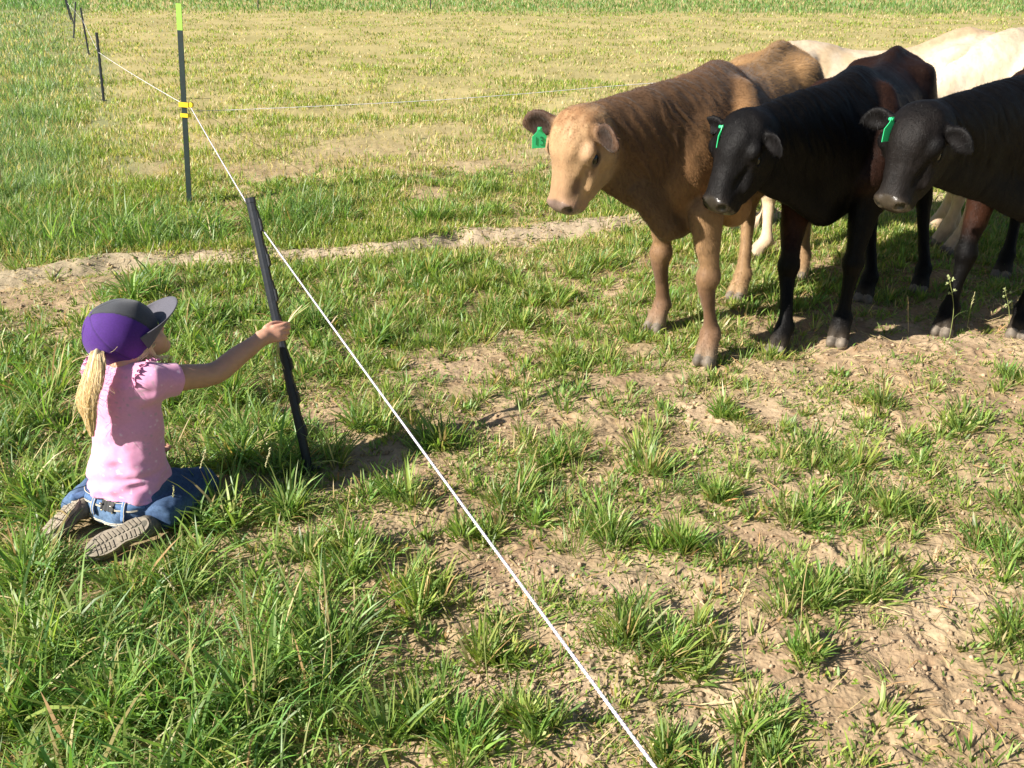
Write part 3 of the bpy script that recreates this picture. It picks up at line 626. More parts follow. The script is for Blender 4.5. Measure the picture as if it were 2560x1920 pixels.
def build_child():
    t0 = time.time(); rng = np.random.default_rng(77)
    root = empty('person', (-1.19, 2.38, 0)); bpy.context.view_layer.update()
    tag(root, 'small child in purple and grey cap, pink shirt and jeans, kneeling and holding out grass', 'child')
    M_skin = mat('skin', attr=True, rough=.5, spec=.35, noise=.06, nscale=40, sss=.12)
    M_shirt = mat('pink_jersey', attr=True, rough=.85, spec=.15, noise=.05, nscale=120, bump=.25, bscale=500, bdist=.001, sheen=.3)
    M_jean = mat('blue_denim', attr=True, rough=.8, spec=.2, noise=.22, nscale=140, bump=.3, bscale=700, bdist=.001)
    M_cap = mat('cap_fabric', attr=True, rough=.75, spec=.25, noise=.12, nscale=200, bump=.5, bscale=900, bdist=.001, sheen=.2)
    M_hair = mat('blond_hair', attr=True, rough=.42, spec=.5, transl=.15)
    M_boot = mat('boot_grey', attr=True, rough=.8, spec=.2, noise=.2, nscale=80, bump=.3, bscale=200)
    M_thread = mat('pale_thread', (.62, .55, .42), rough=.8); M_patch = mat('dark_patch', (.008, .008, .009), rough=.6); M_stud = mat('brass_stud', (.85, .75, .5), rough=.3, metal=.9)
    tf = nrm([.42, .90, 0]); tr = np.array([tf[1], -tf[0], 0]); up = np.array([0, 0, 1.])          # torso forward, right
    hip = np.array([-1.195, 2.395, .085]); nk = np.array([-1.148, 2.445, .515])
    ax = nrm(nk-hip)
    def Tp(h, r, f): return hip+(nk-hip)*h+tr*r+tf*f                       # along the spine, right, forward
    # head axes
    f = nrm([.80, .50, .42]); u = np.array([-.32, -.22, .92]); u = nrm(u-f*(u@f)); s_ = np.cross(u, f)      # s_: child's left
    hc = A(124.5, 335, 2.49)                                                   # middle of the skull
    H = lambda a, b, c: hc+f*a+u*b+s_*c
    RS = Tp(.90, .098, .0); LS = Tp(.90, -.098, .0)
    EL = np.array([-.925, 2.545, .432]); WR = np.array([-.797, 2.675, .500])
    # ---- body
    B = Body()
    B.chain([Tp(-.05, 0, 0), Tp(.2, 0, .005), Tp(.45, 0, .0), Tp(.75, 0, 0), Tp(.93, 0, 0)], [.095, .088, .092, .10, .06], [.07, .062, .066, .066, .045], side=tr, k=.02, tagc='skin')
    B.chain([Tp(.93, 0, .0), nk+up*.03, H(-.005, -.07, 0)], [.045, .032, .034], [.04, .034, .038], side=tr, k=.02, tagc='skin')
    B.ball(H(-.002, 0, 0), (.092, .088, .074), [f, u, s_], k=.02, tagc='skin')
    B.ball(H(.038, -.058, 0), (.052, .05, .050), [f, u, s_], k=.03, tagc='skin')       # face
    B.ball(H(.072, -.098, 0), (.020, .016, .020), [f, u, s_], k=.025, tagc='skin')      # chin
    B.ball(H(.090, -.045, 0), (.016, .010, .009), [f, u, s_], k=.012, tagc='lip')      # nose
    B.ball(H(.084, -.028, 0), (.010, .016, .007), [f, u, s_], k=.012, tagc='skin')
    B.ball(H(.084, -.073, 0), (.010, .005, .018), [f, u, s_], k=.006, tagc='lip')
    for q in (1, -1):
        B.ball(H(.062, -.058, q*.028), (.028, .026, .024), [f, u, s_], k=.02, tagc='skin')       # cheek
        B.ball(H(.085, -.022, q*.030), (.012, .011, .014), [f, u, s_], k=.01, tagc=None, op=-1)
        B.ball(H(-.012, -.045, q*.072), (.017, .026, .008), [f, u, s_], k=.008, tagc='ear')
    B.chain([Tp(.84, .05, 0), RS, RS*.5+EL*.5, EL, EL*.6+WR*.4, WR], [.048, .045, .040, .035, .033, .023], k=.02, tagc='arm', sub=3)
    LE = Tp(.50, -.128, .03); LW = Tp(.16, -.10, .15)
    B.chain([Tp(.84, -.05, 0), LS, LS*.5+LE*.5, LE, LE*.5+LW*.5, LW], [.05, .042, .036, .031, .029, .022], k=.02, tagc='arm', sub=3)
    # ---- hands
    def hand(W0, hd, la, sgn, held=True):
        hd = nrm(hd); la = nrm(np.array(la)-hd*(np.array(la)@hd)); dn = np.cross(hd, la)*sgn         # dn: back of the hand
        Q = lambda a, b, c: W0+hd*a+la*b+dn*c
        B.chain([Q(-.01, 0, 0), Q(.02, .0, .0), Q(.050, .0, .002)], [.020, .026, .028], [.016, .0155, .0135], side=la, k=.014, tagc='hand', sub=2)
        if held:
            fing = [(.020, [(.058, .020, .004), (.082, .020, -.002), (.094, .018, -.018), (.090, .016, -.031)]),
                    (.007, [(.060, .007, .006), (.084, .006, -.004), (.090, .005, -.022), (.078, .005, -.032)]),
                    (-.007, [(.058, -.007, .005), (.079, -.009, -.008), (.078, -.009, -.026), (.062, -.008, -.032)]),
                    (-.020, [(.053, -.020, .002), (.068, -.023, -.010), (.064, -.022, -.026), (.050, -.020, -.029)])]
            th = [(.018, .024, -.006), (.042, .032, -.018), (.068, .028, -.030), (.088, .022, -.036)]
        else:
            fing = [(.02, [(.058, .020, .002), (.084, .021, -.006), (.102, .021, -.018)]), (.007, [(.060, .007, .003), (.088, .007, -.006), (.108, .007, -.020)]),
                    (-.007, [(.058, -.007, .002), (.084, -.008, -.007), (.102, -.008, -.020)]), (-.02, [(.053, -.020, 0), (.072, -.023, -.006), (.086, -.023, -.015)])]
            th = [(.016, .024, -.004), (.036, .036, -.012), (.056, .040, -.018)]
        for b, c in fing: B.chain([Q(.04, b, .003)]+[Q(*p) for p in c], [.0095, .0088, .0080, .0076, .0062][:len(c)+1], k=.0035, tagc='hand', sub=2)
        B.chain([Q(*p) for p in th], [.0120, .0100, .0088, .0068][:len(th)], k=.006, tagc='hand', sub=2)
        return Q
    Q = hand(WR, [.84, .52, .10], [-.05, .42, .90], 1)
    hand(LW, tf*.8+tr*.1-up*.6, -tr*.8+tf*.2, -1, False)
    # legs under the jeans
    kR = np.array([-1.01, 2.50, .06]); aR = np.array([-1.055, 2.30, .075]); kL = np.array([-1.31, 2.66, .065]); aL = np.array([-1.345, 2.375, .070])
    hR = Tp(.0, .065, .01); hL = Tp(.0, -.065, .01)
    for a, b, c in ((hR, kR, aR), (hL, kL, aL)):
        B.chain([a, (a+b)/2, b], [.06, .055, .042], k=.02, tagc='skin'); B.chain([b-up*.01, (b+c)/2-up*.012, c-up*.02], [.036, .032, .026], k=.02, tagc='skin')
    V, F = B.mesh(.0032, zmin=.004, smooth=1)
    w = B.weights(V, .006); sk = np.array([.60, .345, .235]); col = np.zeros((len(V), 3))
    tc = dict(skin=sk, lip=(.62, .28, .22), ear=(.62, .33, .24), arm=(.50, .275, .18), hand=(.60, .31, .21))
    for k, q in w.items(): col += q[:, None]*np.array(tc[k])
    N = vnormals(V, F); V = V+N*(.0006*noise3(V[:, 0]*60, V[:, 1]*60, V[:, 2]*60, 3))[:, None]
    mesh_obj('body', V, F, M_skin, root, col)
    for q in (1, -1):
        v, fc = uvsphere(H(.076, -.024, q*.030), .0125, 16, 10); mesh_obj('eye', v, fc, M_eye, root)
    for i, (a, b, c) in enumerate([(.088, .020, -.024)]):
        pass
    # ---- hair on the skull, wisps and ponytail
    b = Bag(); hair = np.array([.90, .72, .44])
    def strand(P, r, c):
        v, fc = tube(P, r, 3, caps=False); b.add(v, fc, c)
    for i in range(420):        # scalp hair swept back to the nape
        th = rng.uniform(-2.6, 2.6); z0 = rng.uniform(-.052, -.028)
        q = 1 if th > 0 else -1; ta = abs(th)
        if ta < .9: continue
        P = []
        for t in np.linspace(0, 1, 6):
            a = ta+(math.pi-ta)*t*.9; rr = 1.03+.02*math.sin(t*3)
            P.append(H(math.cos(a)*.094*rr, z0-.012*t-.010*math.sin(t*3), q*math.sin(a)*.077*rr))
        strand(P, np.linspace(.0012, .0010, 6), hair*rng.uniform(.55, 1.1))
    pt0 = A(98, 351, 2.385); pts = np.array([H(-.098, -.035, 0), pt0, A(96, 366, 2.345), A(91, 385, 2.315), A(87, 402, 2.30), A(90, 420, 2.30), A(92, 436, 2.305)])
    sp = catmull(pts, 5); m = len(sp); tt = np.linspace(0, 1, m)
    wd = np.interp(tt, [0, .16, .3, .5, .7, .85, 1], [.010, .014, .024, .031, .027, .017, .006]); dp = wd*.62
    sx = tr; sy = -tf
    for i in range(5200):
        a = rng.uniform(0, 2*np.pi); r = math.sqrt(rng.uniform(.25, 1.05))*(rng.uniform(1.05, 1.35) if rng.random() < .1 else 1); k = int(m*min(1, rng.uniform(.72, 1.03))); ph = rng.uniform(0, 6); am = rng.uniform(.0, .0035)
        n0 = rng.choice([0, 0, 0, 2]); idx = np.arange(n0, k, 2)
        if len(idx) < 4: continue
        da = .3*np.sin(tt[idx]*5+ph*.3)+.12*math.sin(ph*7)
        P = sp[idx]+(np.cos(a+da)*r*wd[idx])[:, None]*sx+(np.sin(a+da)*r*dp[idx])[:, None]*sy+(am*np.sin(tt[idx]*14+ph))[:, None]*sx
        strand(P, np.linspace(.0007, .0004, len(idx)), hair*rng.uniform(.85, 1.2)*np.array([1, rng.uniform(.93, 1.0), rng.uniform(.75, 1)]))
    for i in range(90):
        k = rng.integers(2, m-8); P = [sp[k]+sx*rng.normal(0, .6)*wd[k]+sy*dp[k]]
        d = nrm([rng.normal(0, .6), rng.normal(0, .4), -1]); 
        for q in range(5): d = nrm(d+rng.normal(0, .25, 3)); P.append(P[-1]+d*.016)
        strand(catmull(np.array(P), 2), .00045, hair*rng.uniform(.9, 1.4))
    v, fc = tube(sp, wd*.62, 14, flat=.6, up=tf); b.add(v, fc, hair*.9)
    for i in range(26):         # wisps before the ear
        q = -1; y0 = rng.uniform(-.02, .01); P = [H(.035+y0, -.04, q*.076), H(.03+y0, -.075, q*(.074+rng.uniform(0, .008))), H(.045+y0+rng.uniform(-.02, .02), -.11, q*(.060+rng.uniform(0, .012))), H(.02+y0+rng.uniform(-.03, .03), -.14-rng.uniform(0, .02), q*.05)]
        strand(catmull(P, 3), .0009, hair*rng.uniform(.8, 1.2))
    b.obj('ponytail', M_hair, root)
    
    # ---- shirt
    B = Body()
    B.chain([Tp(.02, 0, .004), Tp(.18, 0, .004), Tp(.45, 0, .0), Tp(.72, 0, -.002), Tp(.86, 0, 0), Tp(.97, 0, .0)], [.148, .130, .119, .120, .112, .058], [.116, .098, .084, .084, .074, .048], side=tr, k=.02, tagc='a', cap=.3)
    B.chain([Tp(.90, -.06, 0), Tp(.90, .06, 0)], [.040, .040], [.042, .042], side=tf, k=.03, tagc='a')
    RE = RS*.62+EL*.38; LEe = LS*.60+LE*.40
    for a0, a1, a2 in ((Tp(.86, .06, 0), RS, RE), (Tp(.86, -.06, 0), LS, LEe)):
        B.chain([a0, a1], [.060, .055], side=up, k=.03, tagc='a'); B.chain([a1, a2], [.055, .051], side=up, k=.02, tagc='a', cap=.22, sub=1)
    ddr = nrm(EL-RS); ddl = nrm(LE-LS)
    V, F = B.mesh(.0040, smooth=1, planes=[(Tp(.055, 0, 0), -ax)])
    hh = ((V-hip)@ax)/np.linalg.norm(nk-hip); rr = (V-hip)@tr; N = vnormals(V, F)
    n1 = noise3(V[:, 0]*16, V[:, 1]*16, V[:, 2]*30, 5); n2 = noise3((rr*22+hh*9), hh*9-rr*16, V[:, 1]*4, 8); n3 = noise3(V[:, 0]*60, V[:, 1]*60, V[:, 2]*60, 11)
    lowf = 1-sstep(.15, .55, hh)
    fold = .0035*n1+.0075*n2*(.35+.65*lowf)+.004*np.sin((hh*26-rr*30)+3*n1)*lowf+.0009*n3
    # creases fanning from the right armpit
    dA = np.linalg.norm(V-(RS-up*.06), axis=1); fold += .004*np.sin(60*(hh*.4-rr*.8)+2*n1)*np.exp(-(dA/.07)**2)
    V = V+N*fold[:, None]
    col = np.tile(np.array([.72, .32, .50]), (len(V), 1)); sp2 = noise3(V[:, 0]*85, V[:, 1]*85, V[:, 2]*130, 21); big = noise3(V[:, 0]*14, V[:, 1]*14, V[:, 2]*14, 23)
    mk = (sstep(.52, .66, sp2)*(big > -.15))[:, None]; col = col*(1-mk*.55)+np.array([.42, .33, .36])*mk*.55
    mk = (sstep(.60, .74, -sp2)*(big < .1))[:, None]; col = col*(1-mk*.6)+np.array([.92, .70, .78])*mk*.6
    shirt = mesh_obj('shirt', V, F, M_shirt, root, col); Tv = bvh(V, F)
    pk = np.array([.73, .33, .51])
    # ruffles over both shoulders and the hems
    for S0, q in ((RS, 1), (LS, -1)):
        b = Bag(); path = []
        for t in np.linspace(-.7, 1.45, 140):
            d = -tf*math.sin(t)*1.0+up*math.cos(t)*1.0; o = S0+tr*q*(-.004+.003*math.sin(t*11))
            hit = Tv.ray_cast(Vector(o+d*.12), Vector(-d)); 
            if hit[0] is None: continue
            path.append((np.array(hit[0]), d))
        P = np.array([p for p, _ in path]); D = np.array([d for _, d in path]); k = len(P); V_ = []
        for i in range(k):
            wv = .0055*math.sin(i*.42+1.3*math.sin(i*.13))+.002*math.sin(i*.95)
            for j, e in enumerate((0, .5, 1)): V_.append(P[i]+D[i]*(.001+(.009+.003*math.sin(i*.31))*e)+tr*q*(.007*e+wv*e))
        F_ = [(3*i+j, 3*i+j+1, 3*i+3+j+1, 3*i+3+j) for i in range(k-1) for j in (0, 1)]
        mesh_obj('ruffle', np.array(V_), np.array(F_), M_shirt, shirt, np.tile(pk, (len(V_), 1)))
    # ---- jeans
    B = Body()
    B.chain([Tp(.13, 0, .0), Tp(.0, 0, -.004), Tp(-.10, 0, .0)], [.104, .126, .128], [.076, .096, .098], side=tr, k=.02, tagc='a', cap=.4)
    for q in (1, -1): B.ball(Tp(-.04, q*.055, -.035), (.062, .060, .062), [tr, tf, up], k=.03, tagc='a')
    for a, b_, c in ((hR, kR, aR), (hL, kL, aL)):
        B.chain([a, (a+b_)/2, b_], [.078, .070, .054], k=.03, tagc='a'); B.chain([b_-up*.008, (b_+c)/2-up*.005, c, c+(c-b_)*.10], [.048, .046, .044, .043], k=.015, tagc='a', cap=.4)
    V, F = B.mesh(.0042, zmin=.005, smooth=1)
    hh = ((V-hip)@ax)/np.linalg.norm(nk-hip); N = vnormals(V, F)
    V = V+N*(.0035*noise3(V[:, 0]*22, V[:, 1]*22, V[:, 2]*34, 3)+.002*noise3(V[:, 0]*55, V[:, 1]*55, V[:, 2]*80, 4))[:, None]
    wash = sstep(-.5, .6, noise3(V[:, 0]*13, V[:, 1]*13, V[:, 2]*17, 9))[:, None]; seat = np.clip(-(V-hip)@tf/.1, 0, 1)[:, None]
    col = np.array([.035, .066, .135])*(1-wash*(.35+.4*seat))+np.array([.14, .225, .36])*wash*(.35+.4*seat)
    jeans = mesh_obj('jeans', V, F, M_jean, root, col); Jv = bvh(V, F)
    def on_back(h, r):
        o = Tp(h, r, -.3); hit = Jv.ray_cast(Vector(o), Vector(tf)); return (np.array(hit[0]), np.array(hit[1])) if hit[0] is not None else (None, None)
    def line(fn, n): 
        P = [on_back(*fn(t)) for t in np.linspace(0, 1, n)]; P = [p for p in P if p[0] is not None]; return [p[0] for p in P], [(-p[1] if p[1]@tf > 0 else p[1]) for p in P]
    den = np.array([.09, .16, .30])
    p, n = line(lambda t: (.055, -.118+.236*t), 40); v, fc = strip(p, .020, .004, n); mesh_obj('waistband', v, fc, M_jean, jeans, np.tile(den, (len(v), 1)))
    b = Bag()
    for hgt in (.076, .034, .028): p, n = line(lambda t: (hgt, -.11+.22*t), 60); v, fc = strip(np.array(p)+np.array(n)*.004, .0016, .0012, n); b.add(v, fc)
    for o in (0, .014): p, n = line(lambda t: (-.045-.045*math.sin(t*math.pi)-o, -.11+.22*t), 60); v, fc = strip(p, .0022, .0018, n); b.add(v, fc)
    for r0 in (-.06, .055): p, n = line(lambda t: (-.14-.03*math.sin(t*math.pi), r0-.04+.085*t), 20); v, fc = strip(p, .003, .0018, n); b.add(v, fc)
    p, n = line(lambda t: (.02-.28*t, .0), 20)
    b.obj('stitching', M_thread, jeans)
    for r0 in (-.040, .072):
        p, n = line(lambda t: (.085-.12*t, r0+.006*t), 10); v, fc = strip(np.array(p)+np.array(n)*.005, .013, .0035, n); lp = mesh_obj('belt_loop', v, fc, M_jean, jeans, np.tile(den*1.3, (len(v), 1)))
        b = Bag()
        for o in (-.0045, .0045): v, fc = strip(np.array(p)+np.array(n)*.0085+tr*o, .0016, .001, n); b.add(v, fc)
        b.obj('stitching', M_thread, jeans)
    p, n = line(lambda t: (.050, -.006+.050*t), 10); v, fc = strip(np.array(p)+np.array(n)*.0045-ax*.002, .034, .003, n); pa = mesh_obj('back_patch', v, fc, M_patch, jeans, smooth=False)
    for r0, z0 in ((-.002, .076), (.040, .076), (-.002, .024), (.040, .024)):
        q, n_ = on_back(.04, r0)
        if q is not None:
            v, fc = uvsphere(q+np.array([0, 0, 1.])*(z0-.05)*.43-tf*.0085, (.0034, .0034, .0034), 10, 6); mesh_obj('stud', v, fc, M_stud, jeans)
    # ---- boots
    for (heel, toe, sn, ank) in ((np.array([-1.085, 2.232, .088]), np.array([-1.225, 2.150, .045]), [-.18, -.66, .72], aR), (np.array([-1.335, 2.345, .095]), np.array([-1.395, 2.250, .040]), [-.62, -.62, .45], aL)):
        B = Body(); d = nrm(toe-heel); sn = nrm(np.array(sn)-d*(np.array(sn)@d)); sd = np.cross(d, sn); L = np.linalg.norm(toe-heel)
        P = lambda a, b_, c=0: heel+d*a*L+sd*b_-sn*c                   # c: depth below the sole face
        B.chain([P(-.02, 0, .018), P(.25, 0, .018), P(.5, 0, .022), P(.8, 0, .018), P(1.0, 0, .020)], [.031, .032, .030, .037, .030], [.022, .022, .024, .024, .020], side=sd, k=.012, tagc='u', cap=.9)
        B.chain([P(.08, 0, .03), P(.08, 0, .05)*.7+ank*.3], [.031, .031], k=.02, tagc='u')
        V, F = B.mesh(.0035, zmin=.003, smooth=1); N = vnormals(V, F); V = V+N*(.0015*noise3(V[:, 0]*60, V[:, 1]*60, V[:, 2]*60, 2))[:, None]
        boot = mesh_obj('boot', V, F, M_boot, root, np.tile(np.array([.15, .135, .105]), (len(V), 1)))
        # sole with a narrow waist, heel block and tread
        n = 40; out = []
        for i in range(n):
            a = 2*np.pi*i/n; x = .5-.56*math.cos(a); wv = .036*abs(math.sin(a))**.75*(1 if a < np.pi else -1)*(1-.22*math.exp(-((x-.42)/.14)**2)+.10*math.exp(-((x-.8)/.16)**2)); out.append((x*L, wv))
        v, fc = prism(out, heel, d, sd, sn, -.006, .006); so_ = mesh_obj('sole', v, fc, M_boot, boot, np.tile(np.array([.30, .255, .195]), (len(v), 1)), smooth=False)
        b = Bag()
        for x in np.arange(.08, .98, .075):
            hw_ = .028*(1-.22*math.exp(-((x-.42)/.14)**2))
            for q in (-1, 1):
                if rng.random() < .9: v, fc = strip([heel+d*(x*L)+sd*q*.003+sn*.006, heel+d*(x*L+q*.002+.004)+sd*q*hw_+sn*.006], .0072, .0028, [sn, sn]); b.add(v, fc, np.array([.27, .23, .175]))
        b.obj('tread', M_boot, boot, smooth=False)
    # ---- cap
    B = Body(); B.ball(H(-.004, .012, 0), (.108, .100, .097), [f, u, s_], k=.01, tagc='c'); pn = nrm(-u*1.0+f*(-.10)); 
    V, F = B.mesh(.0036, smooth=1, planes=[(H(0, -.050, 0), nrm(-u-f*.02))])
    q = (V-H(-.004, .012, 0)); a_, b_, c_ = q@f, q@u, q@s_
    bt = nrm(u*.93-f*.37)                # direction of the button
    e1 = nrm(f-bt*(f@bt)); e2 = np.cross(bt, e1); azz = np.degrees(np.arctan2(q@e2, q@e1)); el = np.degrees(np.arccos(np.clip((q/np.linalg.norm(q, axis=1)[:, None])@bt, -1, 1)))
    front = np.abs(azz) < 48
    col = np.where(front[:, None], np.array([.048, .050, .058]), np.array([.062, .013, .175]))
    seam = np.min([np.abs(((azz-c+180) % 360)-180) for c in (0, 47, -47, 114, -114)], 0)*np.radians(1)*np.sin(np.radians(el))*.1
    gr = np.exp(-(seam/.0018)**2)
    slit = np.abs(((azz-180+180) % 360)-180)*np.radians(1)*np.sin(np.radians(el))*.1; slit = np.where(np.abs(azz) > 120, np.abs(180-np.abs(azz))*np.radians(1)*np.sin(np.radians(el))*.1, 1)
    sl_ = np.exp(-(slit/.0045)**2)*sstep(12, 30, el)
    N = vnormals(V, F); V = V-N*(gr*.0018+sl_*.010)[:, None]+N*(.0018*noise3(V[:, 0]*28, V[:, 1]*28, V[:, 2]*28, 14))[:, None]
    band = (b_ < -.030); col = col*(1-.45*gr[:, None])*(1-.6*sl_[:, None])
    cap = mesh_obj('cap', V, F, M_cap, root, col)
    v, fc = uvsphere(H(-.004, .012, 0)+bt*.0985, (.007, .007, .007), 12, 8); mesh_obj('cap_button', v, fc, M_cap, cap, np.tile(np.array([.10, .10, .11]), (len(v), 1)))
    # brim
    n, m = 28, 10; V_ = []
    for side_ in (1, -1):
        for i in range(n+1):
            for j in range(m+1):
                x = -1+2*i/n; y = j/m; ang = x*1.2
                base = np.array([math.cos(ang)*.106, math.sin(ang)*.098]); ext = .084*math.cos(x*math.pi/2)**.33
                fx = base[0]+y*ext; sx_ = base[1]*(1+.10*y*(1-abs(x)**3)); dz = -.030-.006*(sx_/.09)**2+.040*y+.012*(1-abs(x))*(1-y)
                V_.append(H(fx-.006, dz+.0018*side_, sx_))
    F_ = []; st = (n+1)*(m+1)
    for k_ in (0, 1):
        for i in range(n):
            for j in range(m):
                a = k_*st+i*(m+1)+j; qd = (a, a+1, a+m+2, a+m+1); F_.append(qd if k_ == 1 else qd[::-1])
    for i in range(n): a = i*(m+1)+m; F_.append((a, a+m+1, a+m+1+st, a+st))
    mesh_obj('brim', np.array(V_), np.array(F_), M_cap, cap, np.tile(np.array([.090, .086, .108]), (len(V_), 1)))
    # grass stems in the hand
    g = Bag(); c0 = Q(.092, .018, -.030)
    for d, L_, r_, cc in (([.6, .35, .75], .085, .0026, (.85, .72, .42)), ([.75, .3, .62], .10, .0018, (.62, .62, .25)), ([.8, .2, .75], .12, .0018, (.30, .42, .10)), ([-1, -.2, .25], .13, .0011, (.6, .6, .25)), ([.5, .4, .9], .06, .0012, (.65, .5, .25))):
        d = nrm(d); P = [c0-d*.03, c0, c0+d*L_*.5+up*.002, c0+d*L_-up*.006]; v, fc = tube(catmull(np.array(P), 3), r_, 5, up=up); g.add(v, fc, cc)
    for i in range(7):
        P0 = Q(.05, -.01, -.03); P = [P0, P0+np.array([rng.uniform(-.03, .01), rng.uniform(-.01, .01), -.05]), P0+np.array([rng.uniform(-.04, .03), rng.uniform(-.02, .02), -.10-rng.uniform(0, .03)])]; v, fc = tube(catmull(np.array(P), 3), .0011, 4); g.add(v, fc, (.55, .48, .22))
    go = g.obj('grass_stems', M_hair); tag(go, 'few dry grass stems pinched in the fingers of the outstretched hand', 'grass stems')
    print('child', round(time.time()-t0, 1))
if 'child' not in SKIP: build_child()
# ------------------------------------------------------------------ fence
def build_fence():
    M_pl = mat('post_plastic', (.007, .010, .016), rough=.5, spec=.45, noise=.3, nscale=50, bump=.2, bscale=120)
    M_grn = mat('tpost_paint', (.006, .018, .015), rough=.45, spec=.45, noise=.3, nscale=40); M_lime = mat('lime_tip', (.30, .56, .07), rough=.45)
    M_yel = mat('insulator_yellow', (.88, .62, .02), rough=.4); M_rope = mat('white_polyrope', attr=True, rough=.6, spec=.3)
    M_steel = mat('spike_steel', (.2, .2, .2), rough=.5, metal=.8)
    up = np.array([0, 0, 1.]); tops = []
    def tread_post(base, top, label, s=1., face=(.95, -.3, 0), knobs=7):
        base = np.array(base, float); top = np.array(top, float); d = nrm(top-base); L = np.linalg.norm(top-base)
        fx = nrm(np.array(face)-d*(np.array(face)@d)); fy = np.cross(d, fx)
        root = empty('fence_post', base); bpy.context.view_layer.update(); tag(root, label, 'fence post', 'posts of the white wire fence')
        # a Y section shaft that widens downwards in the middle, ribbed
        w = .0138*s; prof = [(-w, -w*.55), (-w*.25, -w*.8), (w*.25, -w*.8), (w, -w*.55), (w, w*.3), (w*.35, w*.5), (w*.35, w*1.3), (-w*.35, w*1.3), (-w*.35, w*.5), (-w, w*.3)]
        b = Bag(); v, fc = prism(prof, base-d*.02, fx, fy, d, 0, L+.02); b.add(v, fc)
        b.obj('shaft', M_pl, root, smooth=False)
        v, fc = prism([(x*1.12, y*1.12) for x, y in prof], top, fx, fy, d, -.012, .004); mesh_obj('end_cap', v, fc, M_pl, root, smooth=False)
        for i in range(knobs):       # hooked wire holders down one side
            z = L-.035-i*(L-.25)/max(knobs-1, 1)*1.0; o = base+d*z
            out = [(0, .0), (w*.35, .003), (w*.5, .030), (w*.8, .034), (w*.8, .066), (w*.3, .074), (0, .074)]
            v, fc = prism([(a, -c) for a, c in out], o+fx*w*.75, fx, d, fy, -w*.45, w*.45); mesh_obj('wire_hook', v, fc, M_pl, root, smooth=False)
        v, fc = prism([(-.045*s, 0), (.045*s, 0), (.045*s, .006), (.01, .012), (-.01, .012), (-.045*s, .006)], base+d*.03, fx, d, fy, -.009, .009); mesh_obj('foot_step', v, fc, M_pl, root, smooth=False)
        return root
    b0 = G(311, 478); t0 = A(250.5, 199, 2.90)
    tread_post(b0, t0, 'leaning black plastic step-in post beside the child\'s hand', s=1.0, face=(.93, -.2, .3))
    # steel T post with lime tip
    B0 = G(190, 206); T1 = A(179, 3.5, B0[1]+.12); d = nrm(T1-B0); L = np.linalg.norm(T1-B0); fx = nrm(np.array([1, -.15, 0])-d*(np.array([1, -.15, 0])@d)); fy = np.cross(d, fx)
    root = empty('steel_post', B0); bpy.context.view_layer.update(); tag(root, 'tall dark green steel post with a lime tip and yellow insulators', 'fence post', 'posts of the white wire fence')
    pr_ = [(-.019, -.009), (.019, -.009), (.019, -.003), (.004, -.001), (.004, .026), (-.004, .026), (-.004, -.001), (-.019, -.003)]
    v, fc = prism(pr_, B0-d*.03, fx, fy, d, 0, L+.03-.165); sh = mesh_obj('shaft', v, fc, M_grn, root, smooth=False)
    v, fc = prism(pr_, B0, fx, fy, d, L-.166, L); mesh_obj('painted_tip', v, fc, M_lime, root, smooth=False)
    ins = []
    for py, sz in ((104.5, 1.), (115.5, .8)):
        z = np.interp(py, [3.5, 206], [L, 0]); z = float(np.clip(z, 0, L)); 
        # solve height along the post for this picture row
        zz = np.linspace(0, L, 400); py_ = np.array([project(*(B0+d*q))[1] for q in zz]); z = zz[np.argmin(np.abs(py_-py))]
        o = B0+d*z; b = Bag(); v, fc = prism([(-.034*sz, -.016), (.034*sz, -.016), (.034*sz, .036), (-.034*sz, .036)], o, fx, fy, d, -.016*sz, .016*sz); b.add(v, fc)
        if sz == 1.: v, fc = prism([(.034, -.008), (.05, -.016), (.062, -.006), (.062, .014), (.05, .022), (.034, .012)], o, fx, d, fy, -.012, .012); b.add(v, fc)
        io = b.obj('insulator', M_yel, root, smooth=False); ins.append(o)
    # plain step-in posts running away
    far = [((104, 103), (96.5, 33), 'black step-in post standing nearest beyond the steel post'), ((89, 55), (80.5, 8), 'leaning step-in post, second beyond the steel post'),
           ((73.5, 39), (75.5, 2), 'upright thin post beside two leaning ones at the upper left'), ((74, 25), (64.5, -6), 'thin post leaning left at the top edge of the photo'), ((71, 20), (61, -14), 'farthest of the leaning posts at the upper left')]
    tp = []
    for i, (b_, t_, lb) in enumerate(far):
        g = G(*b_); t = A(*t_, g[1]); tread_post(g, t, lb, s=1.0+.0*i, knobs=6); tp.append((g, t))
    for b_, t_, lb in (((258, 11), (258, -14), 'thin dark post at the far edge of the pasture, left one'), ((430.5, 9.5), (430.5, -12), 'thin dark post at the far edge of the pasture, middle one')):
        g = G(*b_); t = A(*t_, g[1]); tread_post(g, t, lb, s=1.2, knobs=3)
    g = G(735.5, 233); t = np.array([g[0], g[1], 1.0]); t = A(735.5, 60, g[1]+.02); tread_post(g, t, 'thin black post mostly hidden behind the brown calf', s=.7, knobs=4)
    # ---- twisted polyrope
    def rope(name, pts, r, label, strands=3, pitch=.045, sub=1, fleck=True):
        P = [np.array(p, float) for p in pts]; b = Bag(); rng = np.random.default_rng(5)
        path = []
        for a, c in zip(P[:-1], P[1:]):
            L = np.linalg.norm(c-a); n = max(2, int(L/(pitch/6)))
            for i in range(n): t = i/n; path.append(a+(c-a)*t-up*4*.004*L*t*(1-t)*.5)
        path.append(P[-1]); path = np.array(path); s_ = np.concatenate([[0], np.cumsum(np.linalg.norm(np.diff(path, axis=0), axis=1))])
        T = np.gradient(path, axis=0); T /= np.linalg.norm(T, axis=1)[:, None]; S = np.cross(T, up); S /= np.linalg.norm(S, axis=1)[:, None]; U = np.cross(S, T)
